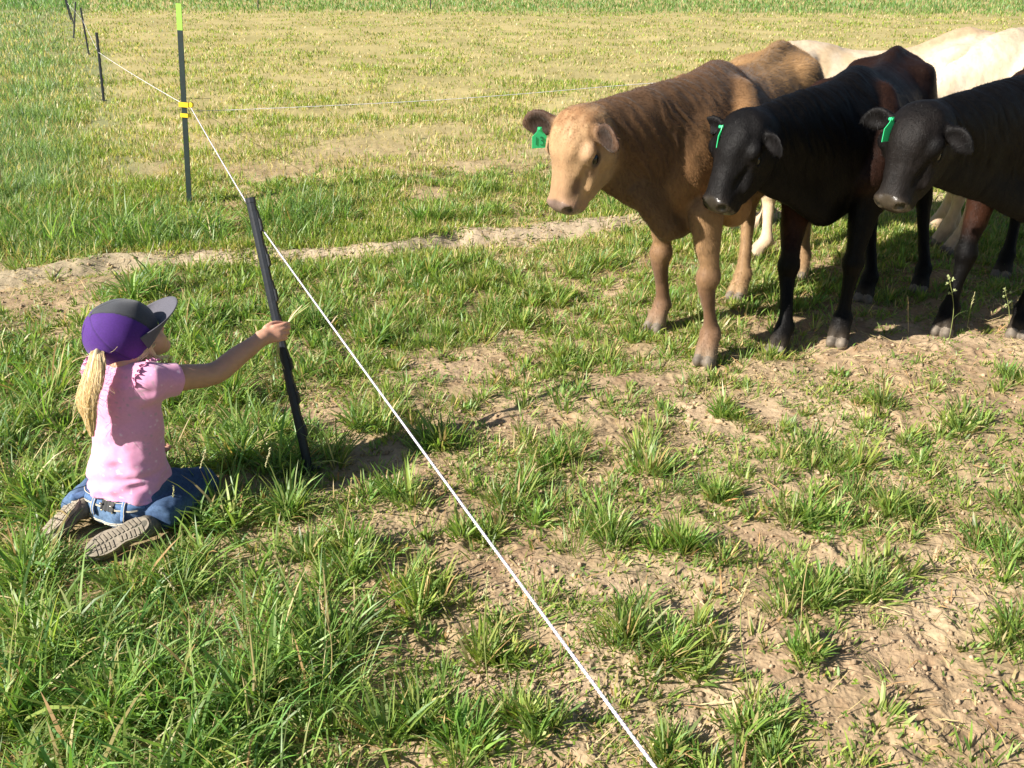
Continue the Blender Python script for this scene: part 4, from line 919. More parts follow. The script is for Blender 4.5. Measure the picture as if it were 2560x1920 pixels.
        for k in range(strands):
            a = 2*np.pi*(s_/pitch+k/strands); C_ = path+(S*np.cos(a)[:, None]+U*np.sin(a)[:, None])*r*.5
            v, fc = tube(C_, r*.56, 5, caps=False)
            c = np.tile(np.array([.62, .59, .62]), (len(v), 1))
            if fleck and k == 0: c[:] = (.55, .48, .66)
            b.add(v, fc, c)
        o = b.obj(name, M_rope); tag(o, label, 'fence rope'); return o
    dd = t0-b0; w1 = None
    zz = np.linspace(0, 1, 300); pz = np.array([project(*(b0+dd*q)) for q in zz]); k = np.argmin(np.abs(pz[:, 1]-232)); hook = b0+dd*zz[k]+np.array([.012, .022, 0])
    ip = ins[0]+np.array([.045, -.01, -.02])
    near = A(657, 770, .76); ext = near+(near-hook)*.6
    far_pts = [ins[0]+np.array([.0, .03, -.01])]
    for (g, t), fr in zip(tp[:3], (.73, .74, .75)): far_pts.append(g+(t-g)*fr)
    far_pts.append(tp[3][0]+(tp[3][1]-tp[3][0])*.72)
    rope('fence_rope', [ext, near, hook, ip], .0025, 'white twisted fence rope crossing the photo from the bottom edge to the steel post', pitch=.022)
    rope('fence_rope', [ip+np.array([0, .02, 0])]+far_pts, .0024, 'thin white rope running on from the steel post to the far posts', pitch=.25, fleck=False)
    e = A(640, 84, 6.9)
    i2 = ins[1]+np.array([.03, 0, .03])
    rope('fence_rope', list(catmull([i2, A(215, 110.5, i2[1]+.1), A(300, 107, 6.55), A(420, 101, 6.65), A(520, 94, 6.75), e, A(735, 80, 6.9), A(1250, 60, 7.2)], 4)), .0021, 'thin slack white strand stretching right from the steel post to behind the calves', pitch=.25, fleck=False)
if 'fence' not in SKIP: build_fence()
# ------------------------------------------------------------------ ground
COV = np.array([  # grass cover of the photograph, 64 px cells
 [.95, .95, .75, .70, .70, .70, .70, .70, .70, .70, .70, .70, .70, .70, .70, .70],
 [.95, .90, .62, .60, .60, .60, .60, .60, .60, .60, .62, .65, .65, .65, .65, .65],
 [.95, .88, .60, .50, .50, .50, .50, .42, .35, .50, .55, .6, .6, .6, .6, .6],
 [.90, .95, .72, .66, .62, .70, .70, .72, .62, .60, .60, .7, .7, .7, .7, .7],
 [.35, .70, .90, .75, .80, .82, .82, .80, .80, .80, .75, .75, .70, .65, .65, .65],
 [.85, .90, .88, .85, .80, .75, .80, .78, .72, .60, .42, .40, .40, .35, .25, .25],
 [.90, .90, .88, .75, .55, .52, .55, .60, .55, .50, .48, .42, .38, .42, .48, .48],
 [.95, .95, .92, .80, .55, .50, .55, .58, .58, .60, .60, .50, .58, .65, .60, .55],
 [.95, .95, .95, .80, .65, .62, .62, .62, .60, .58, .62, .52, .52, .60, .55, .55],
 [.95, .95, .95, .85, .75, .65, .60, .55, .62, .70, .62, .62, .70, .60, .45, .55],
 [.95, .95, .92, .90, .85, .75, .55, .45, .55, .55, .50, .35, .30, .30, .40, .40],
 [.95, .95, .80, .90, .85, .85, .70, .50, .40, .40, .40, .45, .40, .40, .40, .35]])
SOIL = [(40, 280, 90, 22), (0, 298, 80, 18), (-60, 290, 90, 24), (215, 600, 26, 8), (90, 640, 22, 7), (290, 660, 24, 8), (180, 690, 22, 7), (350, 610, 30, 9), (30, 590, 22, 7), (12, 206, 26, 6), (430, 196, 30, 7), (250, 170, 50, 8), (350, 150, 60, 8), (700, 540, 30, 12), (820, 610, 40, 12), (600, 590, 30, 10), (545, 155, 36, 9), (470, 168, 26, 6), (930, 352, 110, 24), (640, 382, 50, 8), (440, 372, 40, 12), (322, 415, 42, 14), (500, 425, 60, 12), (390, 468, 52, 13), (720, 412, 80, 14), (770, 535, 45, 16), (945, 600, 60, 24),
        (850, 655, 105, 28), (560, 700, 70, 26), (520, 565, 48, 22), (188, 757, 34, 14), (480, 690, 30, 18), (1000, 705, 45, 28), (760, 640, 40, 16), (300, 530, 34, 10), (670, 735, 60, 18), (620, 480, 45, 10), (430, 580, 40, 14), (690, 620, 35, 12), (900, 480, 40, 10), (20, 470, 30, 8)]
def bil(Gd, px, py):
    n, m = Gd.shape; u = np.clip(px/64-.5, 0, m-1.001); v = np.clip(py/64-.5, 0, n-1.001); i, j = v.astype(int), u.astype(int); a, b = v-i, u-j
    return Gd[i, j]*(1-a)*(1-b)+Gd[i+1, j]*a*(1-b)+Gd[i, j+1]*(1-a)*b+Gd[i+1, j+1]*a*b
def cover(x, y):
    px, py = project(x, y, 0.); c = bil(COV, px, py)
    c = c*(1+.45*noise2(x*2.2, y*2.2, 90)+.35*noise2(x*6, y*6, 91))
    for a, b, r, q in SOIL: c = c*(1-.92*np.exp(-(((px-a)/r)**2+((py-b)/q)**2)**1.5))
    d = rut_dist(x, y); c = c*(1-.95*np.exp(-((d+.01)/.115)**2)*sstep(-.55, -.1, noise2(x*1.9, y*1.9, 95)))
    c = c*(1+.25*sstep(400, 250, px)*sstep(570, 640, py)); c = c*(1-.10*sstep(480, 250, px)*sstep(330, 450, py)); return np.clip(c, 0, 1)
def fence_side(x, y):
    """> 0 on the ungrazed strip left of the fence line"""
    fy = np.array([0., 2.6, 6.4, 11.5, 17.6, 21., 25.5, 34., 60.]); fx = np.array([-.3, -.69, -2.3, -4.6, -7.2, -9., -11.2, -14.5, -26.])
    return np.interp(y, fy, fx)-x
def build_ground():
    t0 = time.time()
    na, nr = 1150, 1250
    ang = np.concatenate([np.linspace(-180, -48, 60, endpoint=False), np.linspace(-48, 48, na, endpoint=False), np.linspace(48, 180, 60, endpoint=False)])
    rad = np.concatenate([np.geomspace(.35, 1.05, 30, endpoint=False), np.geomspace(1.05, 7.5, nr, endpoint=False), np.geomspace(7.5, 60, 260, endpoint=False), np.geomspace(60, 900, 24)])
    a = np.radians(ang)[None, :]; r = rad[:, None]; X = r*np.sin(a); Y = r*np.cos(a); Z = ground_h(X, Y)
    Z = Z*(1-sstep(60, 120, r+0*a)); n, m = X.shape; V = np.stack([X, Y, Z], -1).reshape(-1, 3)
    I = np.arange(n*m).reshape(n, m); F = np.stack([I[:-1], np.roll(I, -1, 1)[:-1], np.roll(I, -1, 1)[1:], I[1:]], -1).reshape(-1, 4)
    V = np.concatenate([V, [[0, 0, 0]]]); k = n*m; t = np.stack([I[0], np.full(m, k), np.roll(I[0], -1)], -1)
    x, y = V[:, 0], V[:, 1]; px, py = project(x, np.maximum(y, .3), 0.)
    c = cover(x, np.maximum(y, .3)); rr = np.hypot(x, y)
    soil = np.array([.33, .232, .142]); pale = np.array([.43, .32, .208]); damp = np.array([.27, .17, .10]); turf = np.array([.20, .19, .06]); straw = np.array([.44, .37, .16])
    n1 = fbm2(x*2.5, y*2.5, 3, 100)[:, None]; n2 = fbm2(x*23, y*23, 3, 110)[:, None]
    col = soil*(1+.14*n2)+(pale-soil)*np.clip(.4+n1, 0, 1)*.7
    col = col+(damp-col)*(sstep(.25, .8, -n2-.3*n1)*.55)
    d = rut_dist(x, y); k_ = np.exp(-((d)/.2)**2)[:, None]*.6; col = col*(1-k_)+np.array([.46, .375, .27])*k_
    g = (c*.55)[:, None]; col = col*(1-g)+(soil*.55+turf*.45)*g
    f = sstep(5, 12, rr)[:, None]*.8; s_ = np.clip(.5+.6*fbm2(x*1.3, y*1.3, 3, 120), 0, 1)[:, None]
    col = col*(1-f)+(straw*(1-s_*.5)+turf*s_*.5)*f
    l = (sstep(.0, .5, fence_side(x, y))*sstep(4, 9, rr))[:, None]*.8; col = col*(1-l)+np.array([.20, .22, .10])*l
    M = mat('dry_soil', attr=True, rough=.95, spec=.1, noise=.18, nscale=55, detail=6, bump=.55, bscale=130, bdist=.006)
    o = mesh_obj('ground', V, [F, t], M, None, col); o['kind'] = 'structure'
    # crumbs and clods lying on the bare soil
    rng = np.random.default_rng(3); N = 46000; R_ = 1.1*(6.5/1.1)**rng.random(N); an = np.radians(rng.uniform(-40, 42, N)); x, y = R_*np.sin(an), R_*np.cos(an)
    keep = rng.random(N) < (1-.75*cover(x, y))*(.35+.65*(noise2(x*3, y*3, 130) > 0)); x, y = x[keep], y[keep]; N = len(x)
    ico = np.array([[0, 0, 1], [.9, 0, .1], [.28, .85, .15], [-.72, .52, .05], [-.7, -.55, .12], [.3, -.85, .1], [0, 0, -.6]]); fi = np.array([[0, 1, 2], [0, 2, 3], [0, 3, 4], [0, 4, 5], [0, 5, 1], [6, 2, 1], [6, 3, 2], [6, 4, 3], [6, 5, 4], [6, 1, 5]])
    s = (.0015+.0075*rng.random(N)**6)*(1+.12*np.hypot(x, y)); V = ico[None]*rng.uniform(.65, 1.35, (N, 7, 3))*s[:, None, None]
    V += np.stack([x, y, ground_h(x, y)+s*.25], -1)[:, None]; F = (fi[None]+7*np.arange(N)[:, None, None]).reshape(-1, 3)
    cc = (soil+(pale-soil)*rng.random((N, 1)))*rng.uniform(.8, 1.15, (N, 1)); o = mesh_obj('soil_crumbs', V.reshape(-1, 3), F, M, None, np.repeat(cc, 7, 0)); o['kind'] = 'stuff'; tag(o, 'crumbs and small clods of dry tan soil scattered over the bare ground', 'soil')
    print('ground', round(time.time()-t0, 1))
build_ground()
# ------------------------------------------------------------------ grass
M_grass = mat('grass_blade', attr=True, rough=.42, spec=.35, transl=.42)
M_straw = mat('straw', attr=True, rough=.6, spec=.25, transl=.15)
GREENS = np.array([[.18, .27, .045], [.25, .34, .06], [.13, .23, .045], [.32, .39, .085], [.17, .26, .07]])
DRY = np.array([[.56, .44, .20], [.62, .50, .27], [.48, .37, .18], [.50, .30, .14]])
def blades(x, y, z, az, tilt, curl, L, W, col, seg=4, tipcol=None, base_pale=.35, roll=None):
    """curved tapering blades: arrays of length n -> vertices and faces"""
    n = len(x); t = np.linspace(0, 1, seg+1); dx, dy = np.cos(az), np.sin(az)
    P = np.zeros((n, seg+1, 3)); P[:, 0] = np.stack([x, y, z-.004], -1)
    for i in range(seg):
        th = tilt+curl*(t[i]+.5/seg)**1.3; l = L/seg
        P[:, i+1, 0] = P[:, i, 0]+l*np.sin(th)*dx; P[:, i+1, 1] = P[:, i, 1]+l*np.sin(th)*dy; P[:, i+1, 2] = P[:, i, 2]+l*np.cos(th)
    P[:, 1:, 2] = np.maximum(P[:, 1:, 2], z[:, None]+.004)
    ro = np.random.default_rng(1).uniform(-.7, .7, n) if roll is None else roll; sx, sy = -np.sin(az+ro), np.cos(az+ro); sz = .25*np.sin(ro*3)
    prof = np.array([.75]+[1.0]*(seg-1)) if seg > 1 else np.array([1.]); prof = prof*(1-.9*np.linspace(0, 1, seg+1)[:-1]**3.5)
    hw = W[:, None]*.5*prof[None]; S = np.stack([sx, sy, sz], -1)[:, None]
    A_, B_ = P[:, :-1]-S*hw[..., None], P[:, :-1]+S*hw[..., None]
    V = np.concatenate([np.stack([A_, B_], 2).reshape(n, 2*seg, 3), P[:, -1:]], 1); k = 2*seg+1
    q = [(2*i, 2*i+1, 2*i+3, 2*i+2) for i in range(seg-1)]; tr = [(2*seg-2, 2*seg-1, 2*seg)]
    off = (k*np.arange(n))[:, None, None]; F = []
    if q: F.append((np.array(q)[None]+off).reshape(-1, 4))
    F.append((np.array(tr)[None]+off).reshape(-1, 3))
    tv = np.concatenate([np.repeat(t[:-1], 2), [1.]]); bp = (base_pale*(1-tv)**2)[None, :, None]
    c = col[:, None]*(1-bp)+np.array([.42, .42, .17])*bp
    if tipcol is not None: tp = (tipcol[:, None]*(tv**3)[None])[..., None]; c = c*(1-tp)+np.array([.5, .40, .18])*tp
    return V.reshape(-1, 3), F, np.broadcast_to(c, (n, k, 3)).reshape(-1, 3)
def merge(parts, name, M, label, cat):
    V, C_, qs, ts, o = [], [], [], [], 0
    for v, F, c in parts:
        for f in F: (qs if f.shape[1] == 4 else ts).append(f+o)
        V.append(v); C_.append(c); o += len(v)
    L = ([np.concatenate(qs)] if qs else [])+([np.concatenate(ts)] if ts else [])
    ob = mesh_obj(name, np.concatenate(V), L, M, None, np.concatenate(C_), smooth=True); ob['kind'] = 'stuff'; tag(ob, label, cat); return ob
def pick(rng, n, dry=.05, tint=(1, 1, 1), var=.25):
    c = GREENS[rng.integers(0, len(GREENS), n)]*np.array([.90, .98, 1.0])*rng.uniform(1-var, 1+var, (n, 1))*np.asarray(tint)
    d = rng.random(n) < dry; c[d] = DRY[rng.integers(0, len(DRY), d.sum())]*rng.uniform(.75, 1.15, (d.sum(), 1)); return c
KEEP = [(-1.19, 2.36, .17), (-1.07, 2.46, .10), (-.97, 2.53, .07), (-1.10, 2.24, .055), (-1.19, 2.18, .04), (-1.36, 2.31, .05)]           # the child sits here
def clear(x, y):
    m = np.ones(len(x), bool)
    for a, b, r in KEEP: m &= np.hypot(x-a, y-b) > r
    return m
def build_grass():
    t0 = time.time(); rng = np.random.default_rng(11); parts = []; Hs = 1.0
    # --- tufts of the foreground: centre, radius, height, richness
    N = 30000; R_ = np.sqrt(rng.uniform(1.0**2, 7.6**2, N)); an = np.radians(rng.uniform(-44, 46, N)); x, y = R_*np.sin(an), R_*np.cos(an)
    c = cover(x, y); keep = rng.random(N) < np.clip(c, 0, 1)**1.2*(.68-.04*(c > .8)); x, y, c = x[keep], y[keep], c[keep]
    rad = rng.uniform(.010, .05, len(x))*(1+.6*c); px, py = project(x, y, 0.)
    left = sstep(430, 250, px-.0*py)*sstep(240, 420, py); far_l = sstep(.5, 1.2, fence_side(x, y))*(y > 4.5)
    nearc = 1-.58*np.exp(-(((x+1.15)/.6)**2+((y-2.15)/.5)**2)); hgt = rng.uniform(.025, .065, len(x))*(1+(.36+.35*sstep(580, 680, py))*left+1.0*far_l)*(.75+.5*c)*nearc; hgt *= 1+.12*sstep(230, 330, py)*(px < 640)*(px > 300)*(1-sstep(330, 420, py))
    T = [np.stack([x, y, rad, hgt, rng.integers(5, 24, len(x))*(1+.5*c), left+far_l*.8], -1)]
    big = [(1400, 1010, 100), (1320, 1170, 95), (1110, 1085, 85), (1800, 1010, 90), (1350, 1400, 100), (1470, 1410, 80), (1740, 1290, 95), (1880, 1280, 90), (1640, 1560, 80), (1050, 1160, 55), (800, 920, 55), (835, 1075, 55), (745, 1230, 95), (1090, 1420, 80), (940, 960, 60),
           (1170, 640, 70), (1020, 620, 60), (900, 600, 65), (1110, 700, 50), (820, 735, 55), (1280, 580, 70), (2070, 930, 60), (1750, 1110, 70), (2150, 1190, 55), (1550, 1080, 55), (900, 1290, 60), (700, 1450, 105), (560, 1520, 100), (230, 1590, 150), (90, 1420, 130),
           (380, 1270, 90), (330, 1480, 110), (930, 480, 60), (1040, 470, 55), (700, 480, 55), (600, 485, 60), (450, 510, 75), (320, 520, 80), (200, 520, 80), (1330, 455, 40), (1480, 1190, 55), (2190, 1360, 55), (1130, 1575, 70), (900, 1570, 85), (1000, 1640, 80), (660, 1020, 65),
           (500, 1010, 80), (570, 960, 60), (440, 1130, 70), (620, 1110, 60), (1210, 990, 55), (1900, 880, 45), (2190, 820, 40), (1560, 900, 40), (1450, 1620, 55), (60, 1250, 90), (80, 1080, 90), (60, 900, 80), (200, 1560, 120), (470, 1640, 110), (30, 1600, 130), (1950, 1100, 50), (480, 860, 60), (420, 700, 60), (300, 640, 60), (640, 700, 45), (1240, 780, 40), (1740, 1430, 35)]
    B_ = []
    for bx, by, br in big:
        p = G(bx/2.1602, by/2.1602); pp = FPX/(p[1]*_fw[1]+CAM_H*-_fw[2]); r = br/2.1602/pp; lf = 1. if bx < 720 else (.45 if bx < 1000 else .1)
        for k in range(9):
            a = rng.uniform(0, 6.28); q = r*1.15*rng.random(); B_.append([p[0]+math.cos(a)*q, p[1]+math.sin(a)*q*1.1, r*.33, (.050+.045*lf+r*.15)*rng.uniform(.7, 1.25), 44*(r/.12)**.6, lf+.15])
    T.append(np.array(B_)); T = np.concatenate(T); T = T[clear(T[:, 0], T[:, 1])]
    nb = np.maximum(4, (T[:, 4]*rng.uniform(.7, 1.3, len(T))*Hs)).astype(int); k = np.repeat(np.arange(len(T)), nb); n = len(k)
    ra = rng.random(n)**.6; az = rng.uniform(0, 2*np.pi, n); bx = T[k, 0]+np.cos(az)*ra*T[k, 2]; by = T[k, 1]+np.sin(az)*ra*T[k, 2]
    lean = rng.uniform(0, 2*np.pi, len(T)); laz = az+rng.normal(0, .5, n); lm = .35
    ax_, ay_ = np.cos(laz)+lm*np.cos(lean[k]), np.sin(laz)+lm*np.sin(lean[k]); laz = np.arctan2(ay_, ax_)
    L = T[k, 3]*rng.uniform(.55, 1.35, n)*(1+.5*T[k, 5]*(rng.random(n) < .3)); dist = np.hypot(bx, by)
    wf = rng.uniform(.55, 1.5, len(T))[k]; cf = rng.uniform(.4, 1.7, len(T))[k]; W = rng.uniform(.0028, .0066, n)*wf*(1+.1*T[k, 5])*(1+.10*np.clip(dist-3, 0, 9)); tl = .08+ra*.75*rng.uniform(.5, 1.2, n); cu = rng.uniform(.1, 1.0, n)*(.6+.9*T[k, 5])*cf; L = L*rng.uniform(.7, 1.3, len(T))[k]
    tint = np.stack([1.04-.12*T[k, 5], 1.06-.02*T[k, 5], 1+.05*T[k, 5]], -1)*rng.uniform(.78, 1.25, len(T))[k][:, None]*np.stack([rng.uniform(.85, 1.25, len(T))[k], np.ones(n), np.ones(n)], -1)
    drym = .05+.12*(rng.random(len(T)) < .15)[k]; col = pick(rng, n, .04)*tint; dd = rng.random(n) < drym; col[dd] = DRY[rng.integers(0, 4, dd.sum())]*.95
    m = clear(bx, by); bz = ground_h(bx, by, False); sl_ = lambda a: a[m]
    parts.append(blades(sl_(bx), sl_(by), sl_(bz), sl_(laz), sl_(tl), sl_(cu), sl_(L), sl_(W), sl_(col), 4, tipcol=(rng.random(m.sum()) < .25)*.8)); print('tuft blades', m.sum())
    merge(parts, 'grass', M_grass, 'green grass tufts of the grazed ground in front and left of the fence', 'grass')
    # --- long drooping blades at the lower left and along the fence
    parts = []; n = int(7500*Hs); px_ = rng.uniform(-60, 440, n); py_ = rng.uniform(380, 800, n); g = G(0, 0); r_ = np.array([G(a, b) for a, b in zip(px_, py_)]); c = cover(r_[:, 0], r_[:, 1]); cl = noise2(r_[:, 0]*4, r_[:, 1]*4, 140); m = (rng.random(n) < .55*c*(cl > .1)*sstep(560, 700, py_-.25*px_)) & clear(r_[:, 0], r_[:, 1]) & ((px_ < 300) | (rng.random(n) < .3)); r_ = r_[m]; n = m.sum()
    parts.append(blades(r_[:, 0], r_[:, 1], ground_h(r_[:, 0], r_[:, 1], False), rng.normal(.25, .9, n)+3*(rng.random(n) < .25), rng.uniform(.25, .7, n), rng.uniform(.6, 1.7, n), rng.uniform(.08, .19, n), rng.uniform(.004, .0085, n), pick(rng, n, .03, (.9, 1.0, 1.05)), 6, base_pale=.2))
    # long straight blades of the edge tussocks beyond the bank
    n = int(13000*Hs); x = rng.uniform(-4.6, 1.2, n); d0 = rng.uniform(.05, 1.0, n)**1.2*1.1; yy = np.interp(x, RUT[:, 0], RUT[:, 1])+.12+d0; cl = noise2(x*2.2, yy*2.2, 150); m = (cl+.5*rng.random(n) > .05+.35*(x > -1.2)) & (cover(x, yy) > .45); x, yy = x[m], yy[m]; n = len(x)
    parts.append(blades(x, yy, ground_h(x, yy, False), rng.uniform(0, 6.28, n), rng.uniform(.05, .5, n), rng.uniform(.2, 1.2, n), rng.uniform(.09, .24, n), rng.uniform(.004, .0065, n), pick(rng, n, .10, (.85, .92, 1.0)), 5, base_pale=.3))
    merge(parts, 'long_grass', M_grass, 'long drooping grass blades in the lower left corner and along the mud bank', 'grass')
    # --- middle distance and far pasture, blades sized for the distance
    parts = []
    def field(n, y0, y1, fn):
        px = rng.uniform(-170, 1200, n); py = rng.uniform(y0, y1, n); f_ = np.array([0, 1., 0])
        rx = (px-512)/FPX; rz = _fw[2]+_up[2]*(384-py)/FPX; ry = _fw[1]+_up[1]*(384-py)/FPX; t = -CAM_H/rz; x, y = rx*t, ry*t
        m = (y < 75); x, y, px, py = x[m], y[m], px[m], py[m]; c = cover(x, y); pp = FPX/(y*_fw[1]-CAM_H*_fw[2]); fs = fence_side(x, y)
        return fn(x, y, c, pp, fs, px, py)
    def stub(x, y, c, pp, fs, px, py):
        lush = sstep(.45, 1.1, fs); fl = sstep(29, 33, y+.08*x); cl = fbm2(x*1.6, y*1.6, 4, 160, .62); keep = rng.random(len(x)) < np.clip(c*(.72+.75*cl)+.45*lush*(1-.8*np.exp(-((fs-1.3)/.22)**2)-.8*np.exp(-((fs-2.9)/.22)**2))+.6*fl, .06, 1); x, y, pp, lush, cl, fl = [q[keep] for q in (x, y, pp, lush, cl, fl)]; n = len(x)
        L = rng.uniform(.03, .08, n)*(1+.25*np.clip(cl, -1, 1))*(1+1.0*lush+1.5*fl); W = np.maximum(rng.uniform(.0035, .006, n), rng.uniform(.55, 1.1, n)/pp)
        dry = np.clip(.44-.16*lush-.42*fl-.3*cl, .04, .65); g1 = pick(rng, n, 0, (1.38, 1.16, .95), .45); g2 = pick(rng, n, 0, (1.12, 1.08, 2.1), .4); col = g1*(1-lush[:, None]*.9)+g2*lush[:, None]*.9
        col = col*(1-fl[:, None]*.85)+g2*np.array([.62, .86, .62])*fl[:, None]*.85; dd = rng.random(n) < dry; col[dd] = DRY[rng.integers(0, 3, dd.sum())]*rng.uniform(.85, 1.35, (dd.sum(), 1))
        return blades(x, y, ground_h(x, y, False), rng.uniform(0, 6.28, n), rng.uniform(.0, .75, n), rng.uniform(0, .9, n), L, W, col, 2, base_pale=.25)
    parts.append(field(int(470000*Hs), -28, 262, stub))
    merge(parts, 'pasture_grass', M_grass, 'short yellow green pasture grass stretching back to the far edge of the field', 'grass')
    # --- short ground cover: small leaves, clover, dead stalks
    parts = []; n = int(420000*Hs); R_ = np.sqrt(rng.uniform(1, 7.3**2, n)); an = np.radians(rng.uniform(-44, 46, n)); x, y = R_*np.sin(an), R_*np.cos(an); c = cover(x, y); cl = fbm2(x*5, y*5, 3, 170, .7)
    m = (rng.random(n) < np.clip(.06+1.0*c*(.5+1.2*cl)+.4*(cl > .35), .04, 1)) & clear(x, y); x, y = x[m], y[m]; n = len(x)
    parts.append(blades(x, y, ground_h(x, y, False), rng.uniform(0, 6.28, n), rng.uniform(.3, 1.3, n), rng.uniform(0, .8, n), rng.uniform(.010, .034, n), rng.uniform(.0025, .0070, n), pick(rng, n, .13, (1.1, 1.05, .9), .35), 2, base_pale=.1))
    merge(parts, 'ground_cover', M_grass, 'short sprouts and small leaves covering the soil between the tufts', 'ground cover')
    parts = []; n = int(50000*Hs); R_ = np.sqrt(rng.uniform(1, 8**2, n)); an = np.radians(rng.uniform(-44, 46, n)); x, y = R_*np.sin(an), R_*np.cos(an); cl = fbm2(x*2.4, y*2.4, 3, 180); m = (rng.random(n) < np.clip(.42+cl, .08, 1)) & clear(x, y); x, y = x[m], y[m]; n = len(x)
    parts.append(blades(x, y, ground_h(x, y)+.002+(.012+.025*cover(x, y))*rng.random(n)**2, rng.uniform(0, 6.28, n), rng.uniform(1.25, 1.62, n), rng.normal(0, .25, n), rng.uniform(.02, .11, n), rng.uniform(.0012, .0042, n), DRY[rng.integers(0, 4, n)]*rng.uniform(.7, 1.2, (n, 1)), 3, base_pale=0))
    merge(parts, 'straw_litter', M_straw, 'dead straw stalks lying over the bare soil and between the tufts', 'straw')
    # clover leaves
    n = 5200; R_ = np.sqrt(rng.uniform(1.1, 5.5**2, n)); an = np.radians(rng.uniform(-38, 42, n)); x, y = R_*np.sin(an), R_*np.cos(an); cl = noise2(x*3.1, y*3.1, 190); m = (cl > .18) & clear(x, y); x, y = x[m], y[m]; n = len(x)
    th = np.linspace(0, 2*np.pi, 7)[:-1]; base = np.stack([.55+.5*np.cos(th), .38*np.sin(th), .12*np.cos(th*2)], -1); s = rng.uniform(.005, .012, n); az = rng.uniform(0, 6.28, n); V = []
    P3 = np.repeat(np.stack([x, y, ground_h(x, y, False)+rng.uniform(.004, .03, n)], -1), 3, 0); a3 = (np.repeat(az, 3)+np.tile([0, 2.1, 4.2], n)); s3 = np.repeat(s, 3); tz = rng.uniform(-.5, .7, 3*n)
    bx = base[None, :, 0]*s3[:, None]; by = base[None, :, 1]*s3[:, None]; bz = base[None, :, 2]*s3[:, None]+tz[:, None]*bx
    V = np.stack([bx*np.cos(a3)[:, None]-by*np.sin(a3)[:, None], bx*np.sin(a3)[:, None]+by*np.cos(a3)[:, None], bz], -1)+P3[:, None]; F = (np.array([[0, 1, 2, 3], [0, 3, 4, 5]])[None]+6*np.arange(3*n)[:, None, None]).reshape(-1, 4)
    cc = np.repeat(np.repeat(pick(rng, n, .03, (1.1, 1.05, .8), .3), 3, 0), 6, 0)
    merge([(V.reshape(-1, 3), [F], cc)], 'clover', M_grass, 'small round clover leaves scattered on the soil', 'clover')
    print('grass', round(time.time()-t0, 1))
build_grass()
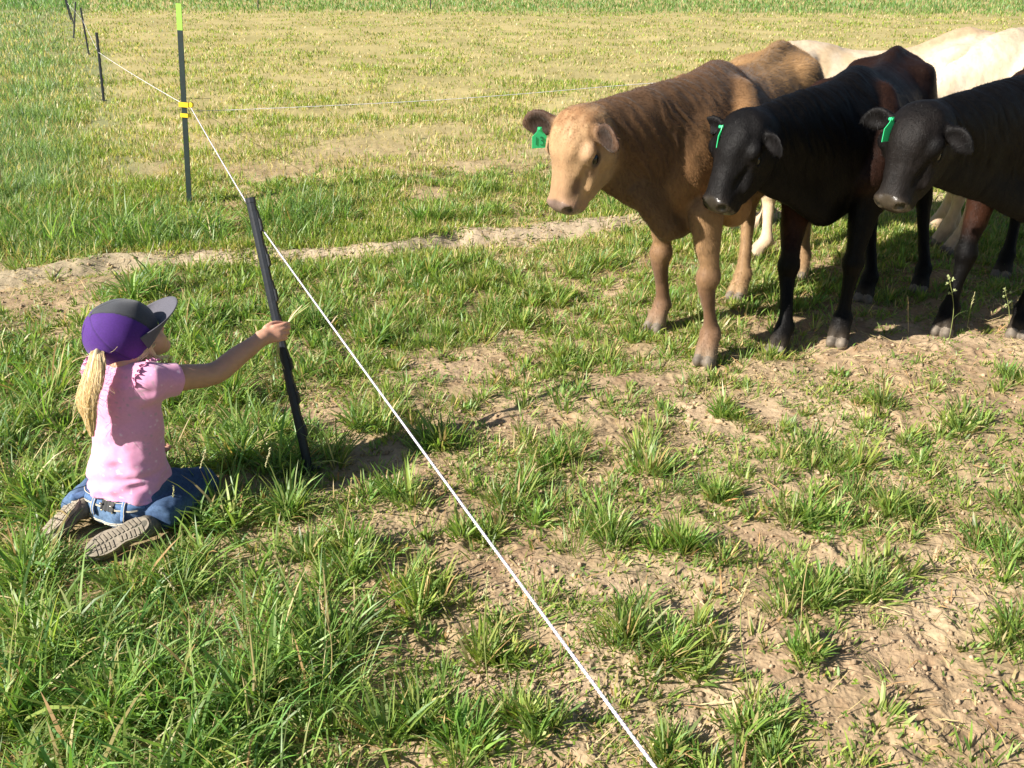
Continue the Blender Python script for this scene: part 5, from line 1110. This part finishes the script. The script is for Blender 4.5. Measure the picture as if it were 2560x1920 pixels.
# ------------------------------------------------------------------ single seed stalks
def build_stalks():
    rng = np.random.default_rng(8); M = mat('seed_stalk', attr=True, rough=.55, spec=.25, transl=.2)
    def stalk(base, top, kind, label, droop=0., group=None):
        b0 = G(*base); b0[2] = ground_h(b0[0], b0[1]); t0 = A(top[0], top[1], b0[1]+rng.uniform(-.03, .03)); L = np.linalg.norm(t0-b0); side = np.array([rng.uniform(-1, 1), rng.uniform(-.5, .5), 0])*L*.06
        P = catmull(np.array([b0-[0, 0, .01], b0*.66+t0*.34+side*.6, b0*.33+t0*.67+side, t0+np.array([droop*.3, 0, 0]), t0+np.array([droop, 0, -abs(droop)*.8+.0])]) if droop else np.array([b0-[0, 0, .01], b0*.5+t0*.5+side, t0]), 6)
        root = empty('seed_stalk', b0); bpy.context.view_layer.update(); tag(root, label, 'grass stalk', group)
        g = np.array([.36, .40, .14]) if kind != 'dry' else np.array([.58, .44, .22]); v, fc = tube(P, np.linspace(.0016, .0009, len(P)), 5); mesh_obj('stem', v, fc, M, root, np.tile(g, (len(v), 1)))
        b = Bag(); n = len(P)
        def spikelet(c, d, l, w_, cc):
            s_, u_ = frame(d); v, fc = uvsphere(c+d*l*.5, (w_, w_*.7, l*.5), 6, 5, np.array([s_, u_, d])); b.add(v, fc, cc)
        T_ = nrm(P[-1]-P[-4]); hc = np.array([.50, .55, .26]) if kind == 'orchard' else (np.array([.55, .50, .28]) if kind != 'dry' else np.array([.66, .50, .28]))
        v, fc = tube(P[-8:], .0011, 5); b.add(v, fc, g)
        if kind == 'orchard':
            for fr, off in ((0, 0), (.006, 0), (.016, 1), (.026, -1), (.05, 1), (.058, -1)):
                o = P[-1]-T_*(fr*1.6+.004); d = nrm(T_+np.array([off*1.3, rng.uniform(-.5, .5), 0]))
                if off: v, fc = tube([o-d*.004, o+d*.022], .0009, 4); b.add(v, fc, g); o = o+d*.014
                for q in range(9): dd = nrm(d+rng.normal(0, .55, 3)); spikelet(o+rng.normal(0, .002, 3), dd, .010, .0018, hc*rng.uniform(.8, 1.2))
        else:
            for q in range(34): i = q/34; o = P[-1]-T_*(1-i)*.07; dd = nrm(T_+rng.normal(0, .38, 3)); spikelet(o, dd, .010*(1-.4*i), .0014, hc*rng.uniform(.8, 1.2))
        b.obj('seed_head', M, root)
        if rng.random() < .6:
            k = n//3; o = P[k]; d = nrm([rng.choice([-1, 1]), rng.uniform(-.6, .6), .9]); v, fc, c = blades(o[:1], o[1:2], o[2:3]+.004, np.array([math.atan2(d[1], d[0])]), np.array([.4]), np.array([1.0]), np.array([.08]), np.array([.0035]), np.array([[.16, .26, .07]]), 4)
            mesh_obj('leaf', v, fc, M, root, c)
    stalk((949, 341), (949, 276), 'orchard', 'branched green seed stalk standing before the right black calf, left of the similar one')
    stalk((1008, 337), (1005, 289), 'orchard', 'branched seed stalk at the right edge beside the last hoof')
    stalk((909, 334), (908, 297), 'dry', 'single straight pale stalk left of the branched seed stalks')
    stalk((967, 330), (975, 292), 'spike', 'thin leaning stalk between the two branched seed stalks')
    stalk((702, 352), (698, 305), 'orchard', 'seed stalk in front of the brown calf foreleg')
    stalk((122, 532), (135, 464), 'spike', 'tall seed stalk rising in front of the pink shirt hem')
    stalk((172, 530), (174, 486), 'spike', 'short seed stalk right of the back patch of the jeans')
    for b_, t_, dr, kd, lab in (((230, 540), (206, 463), -.02, 'spike', "tall drooping stalk over the child's knee, nodding to the left"), ((296, 545), (270, 463), -.015, 'spike', 'long leaning stalk just left of the leaning black post foot'),
            ((245, 645), (240, 560), 0, 'spike', 'upright seed stalk below the child and above the dense lower left grass'), ((340, 560), (352, 478), 0, 'dry', 'dry stalk right of the foot of the leaning black post'),
            ((488, 690), (488, 572), 0, 'spike', 'tall straight stalk near the rope in the lower middle of the photo'), ((330, 700), (318, 590), 0, 'dry', 'tall dry stalk in the lower left grass, right of the others there'),
            ((150, 690), (165, 585), .02, 'spike', 'seed stalk nodding right in the lower left corner grass'), ((540, 640), (524, 560), 0, 'spike', 'thin stalk standing beside the rope on its right, lower middle'),
            ((800, 640), (812, 540), 0, 'dry', 'pale dead stalk rising from a wide tuft in the lower right'), ((750, 700), (742, 600), -.01, 'spike', 'green seed stalk leaning left in the lower right foreground')):
        stalk(b_, t_, kd, lab, dr)
build_stalks()
print('done', round(time.time()-T0, 1), 's')
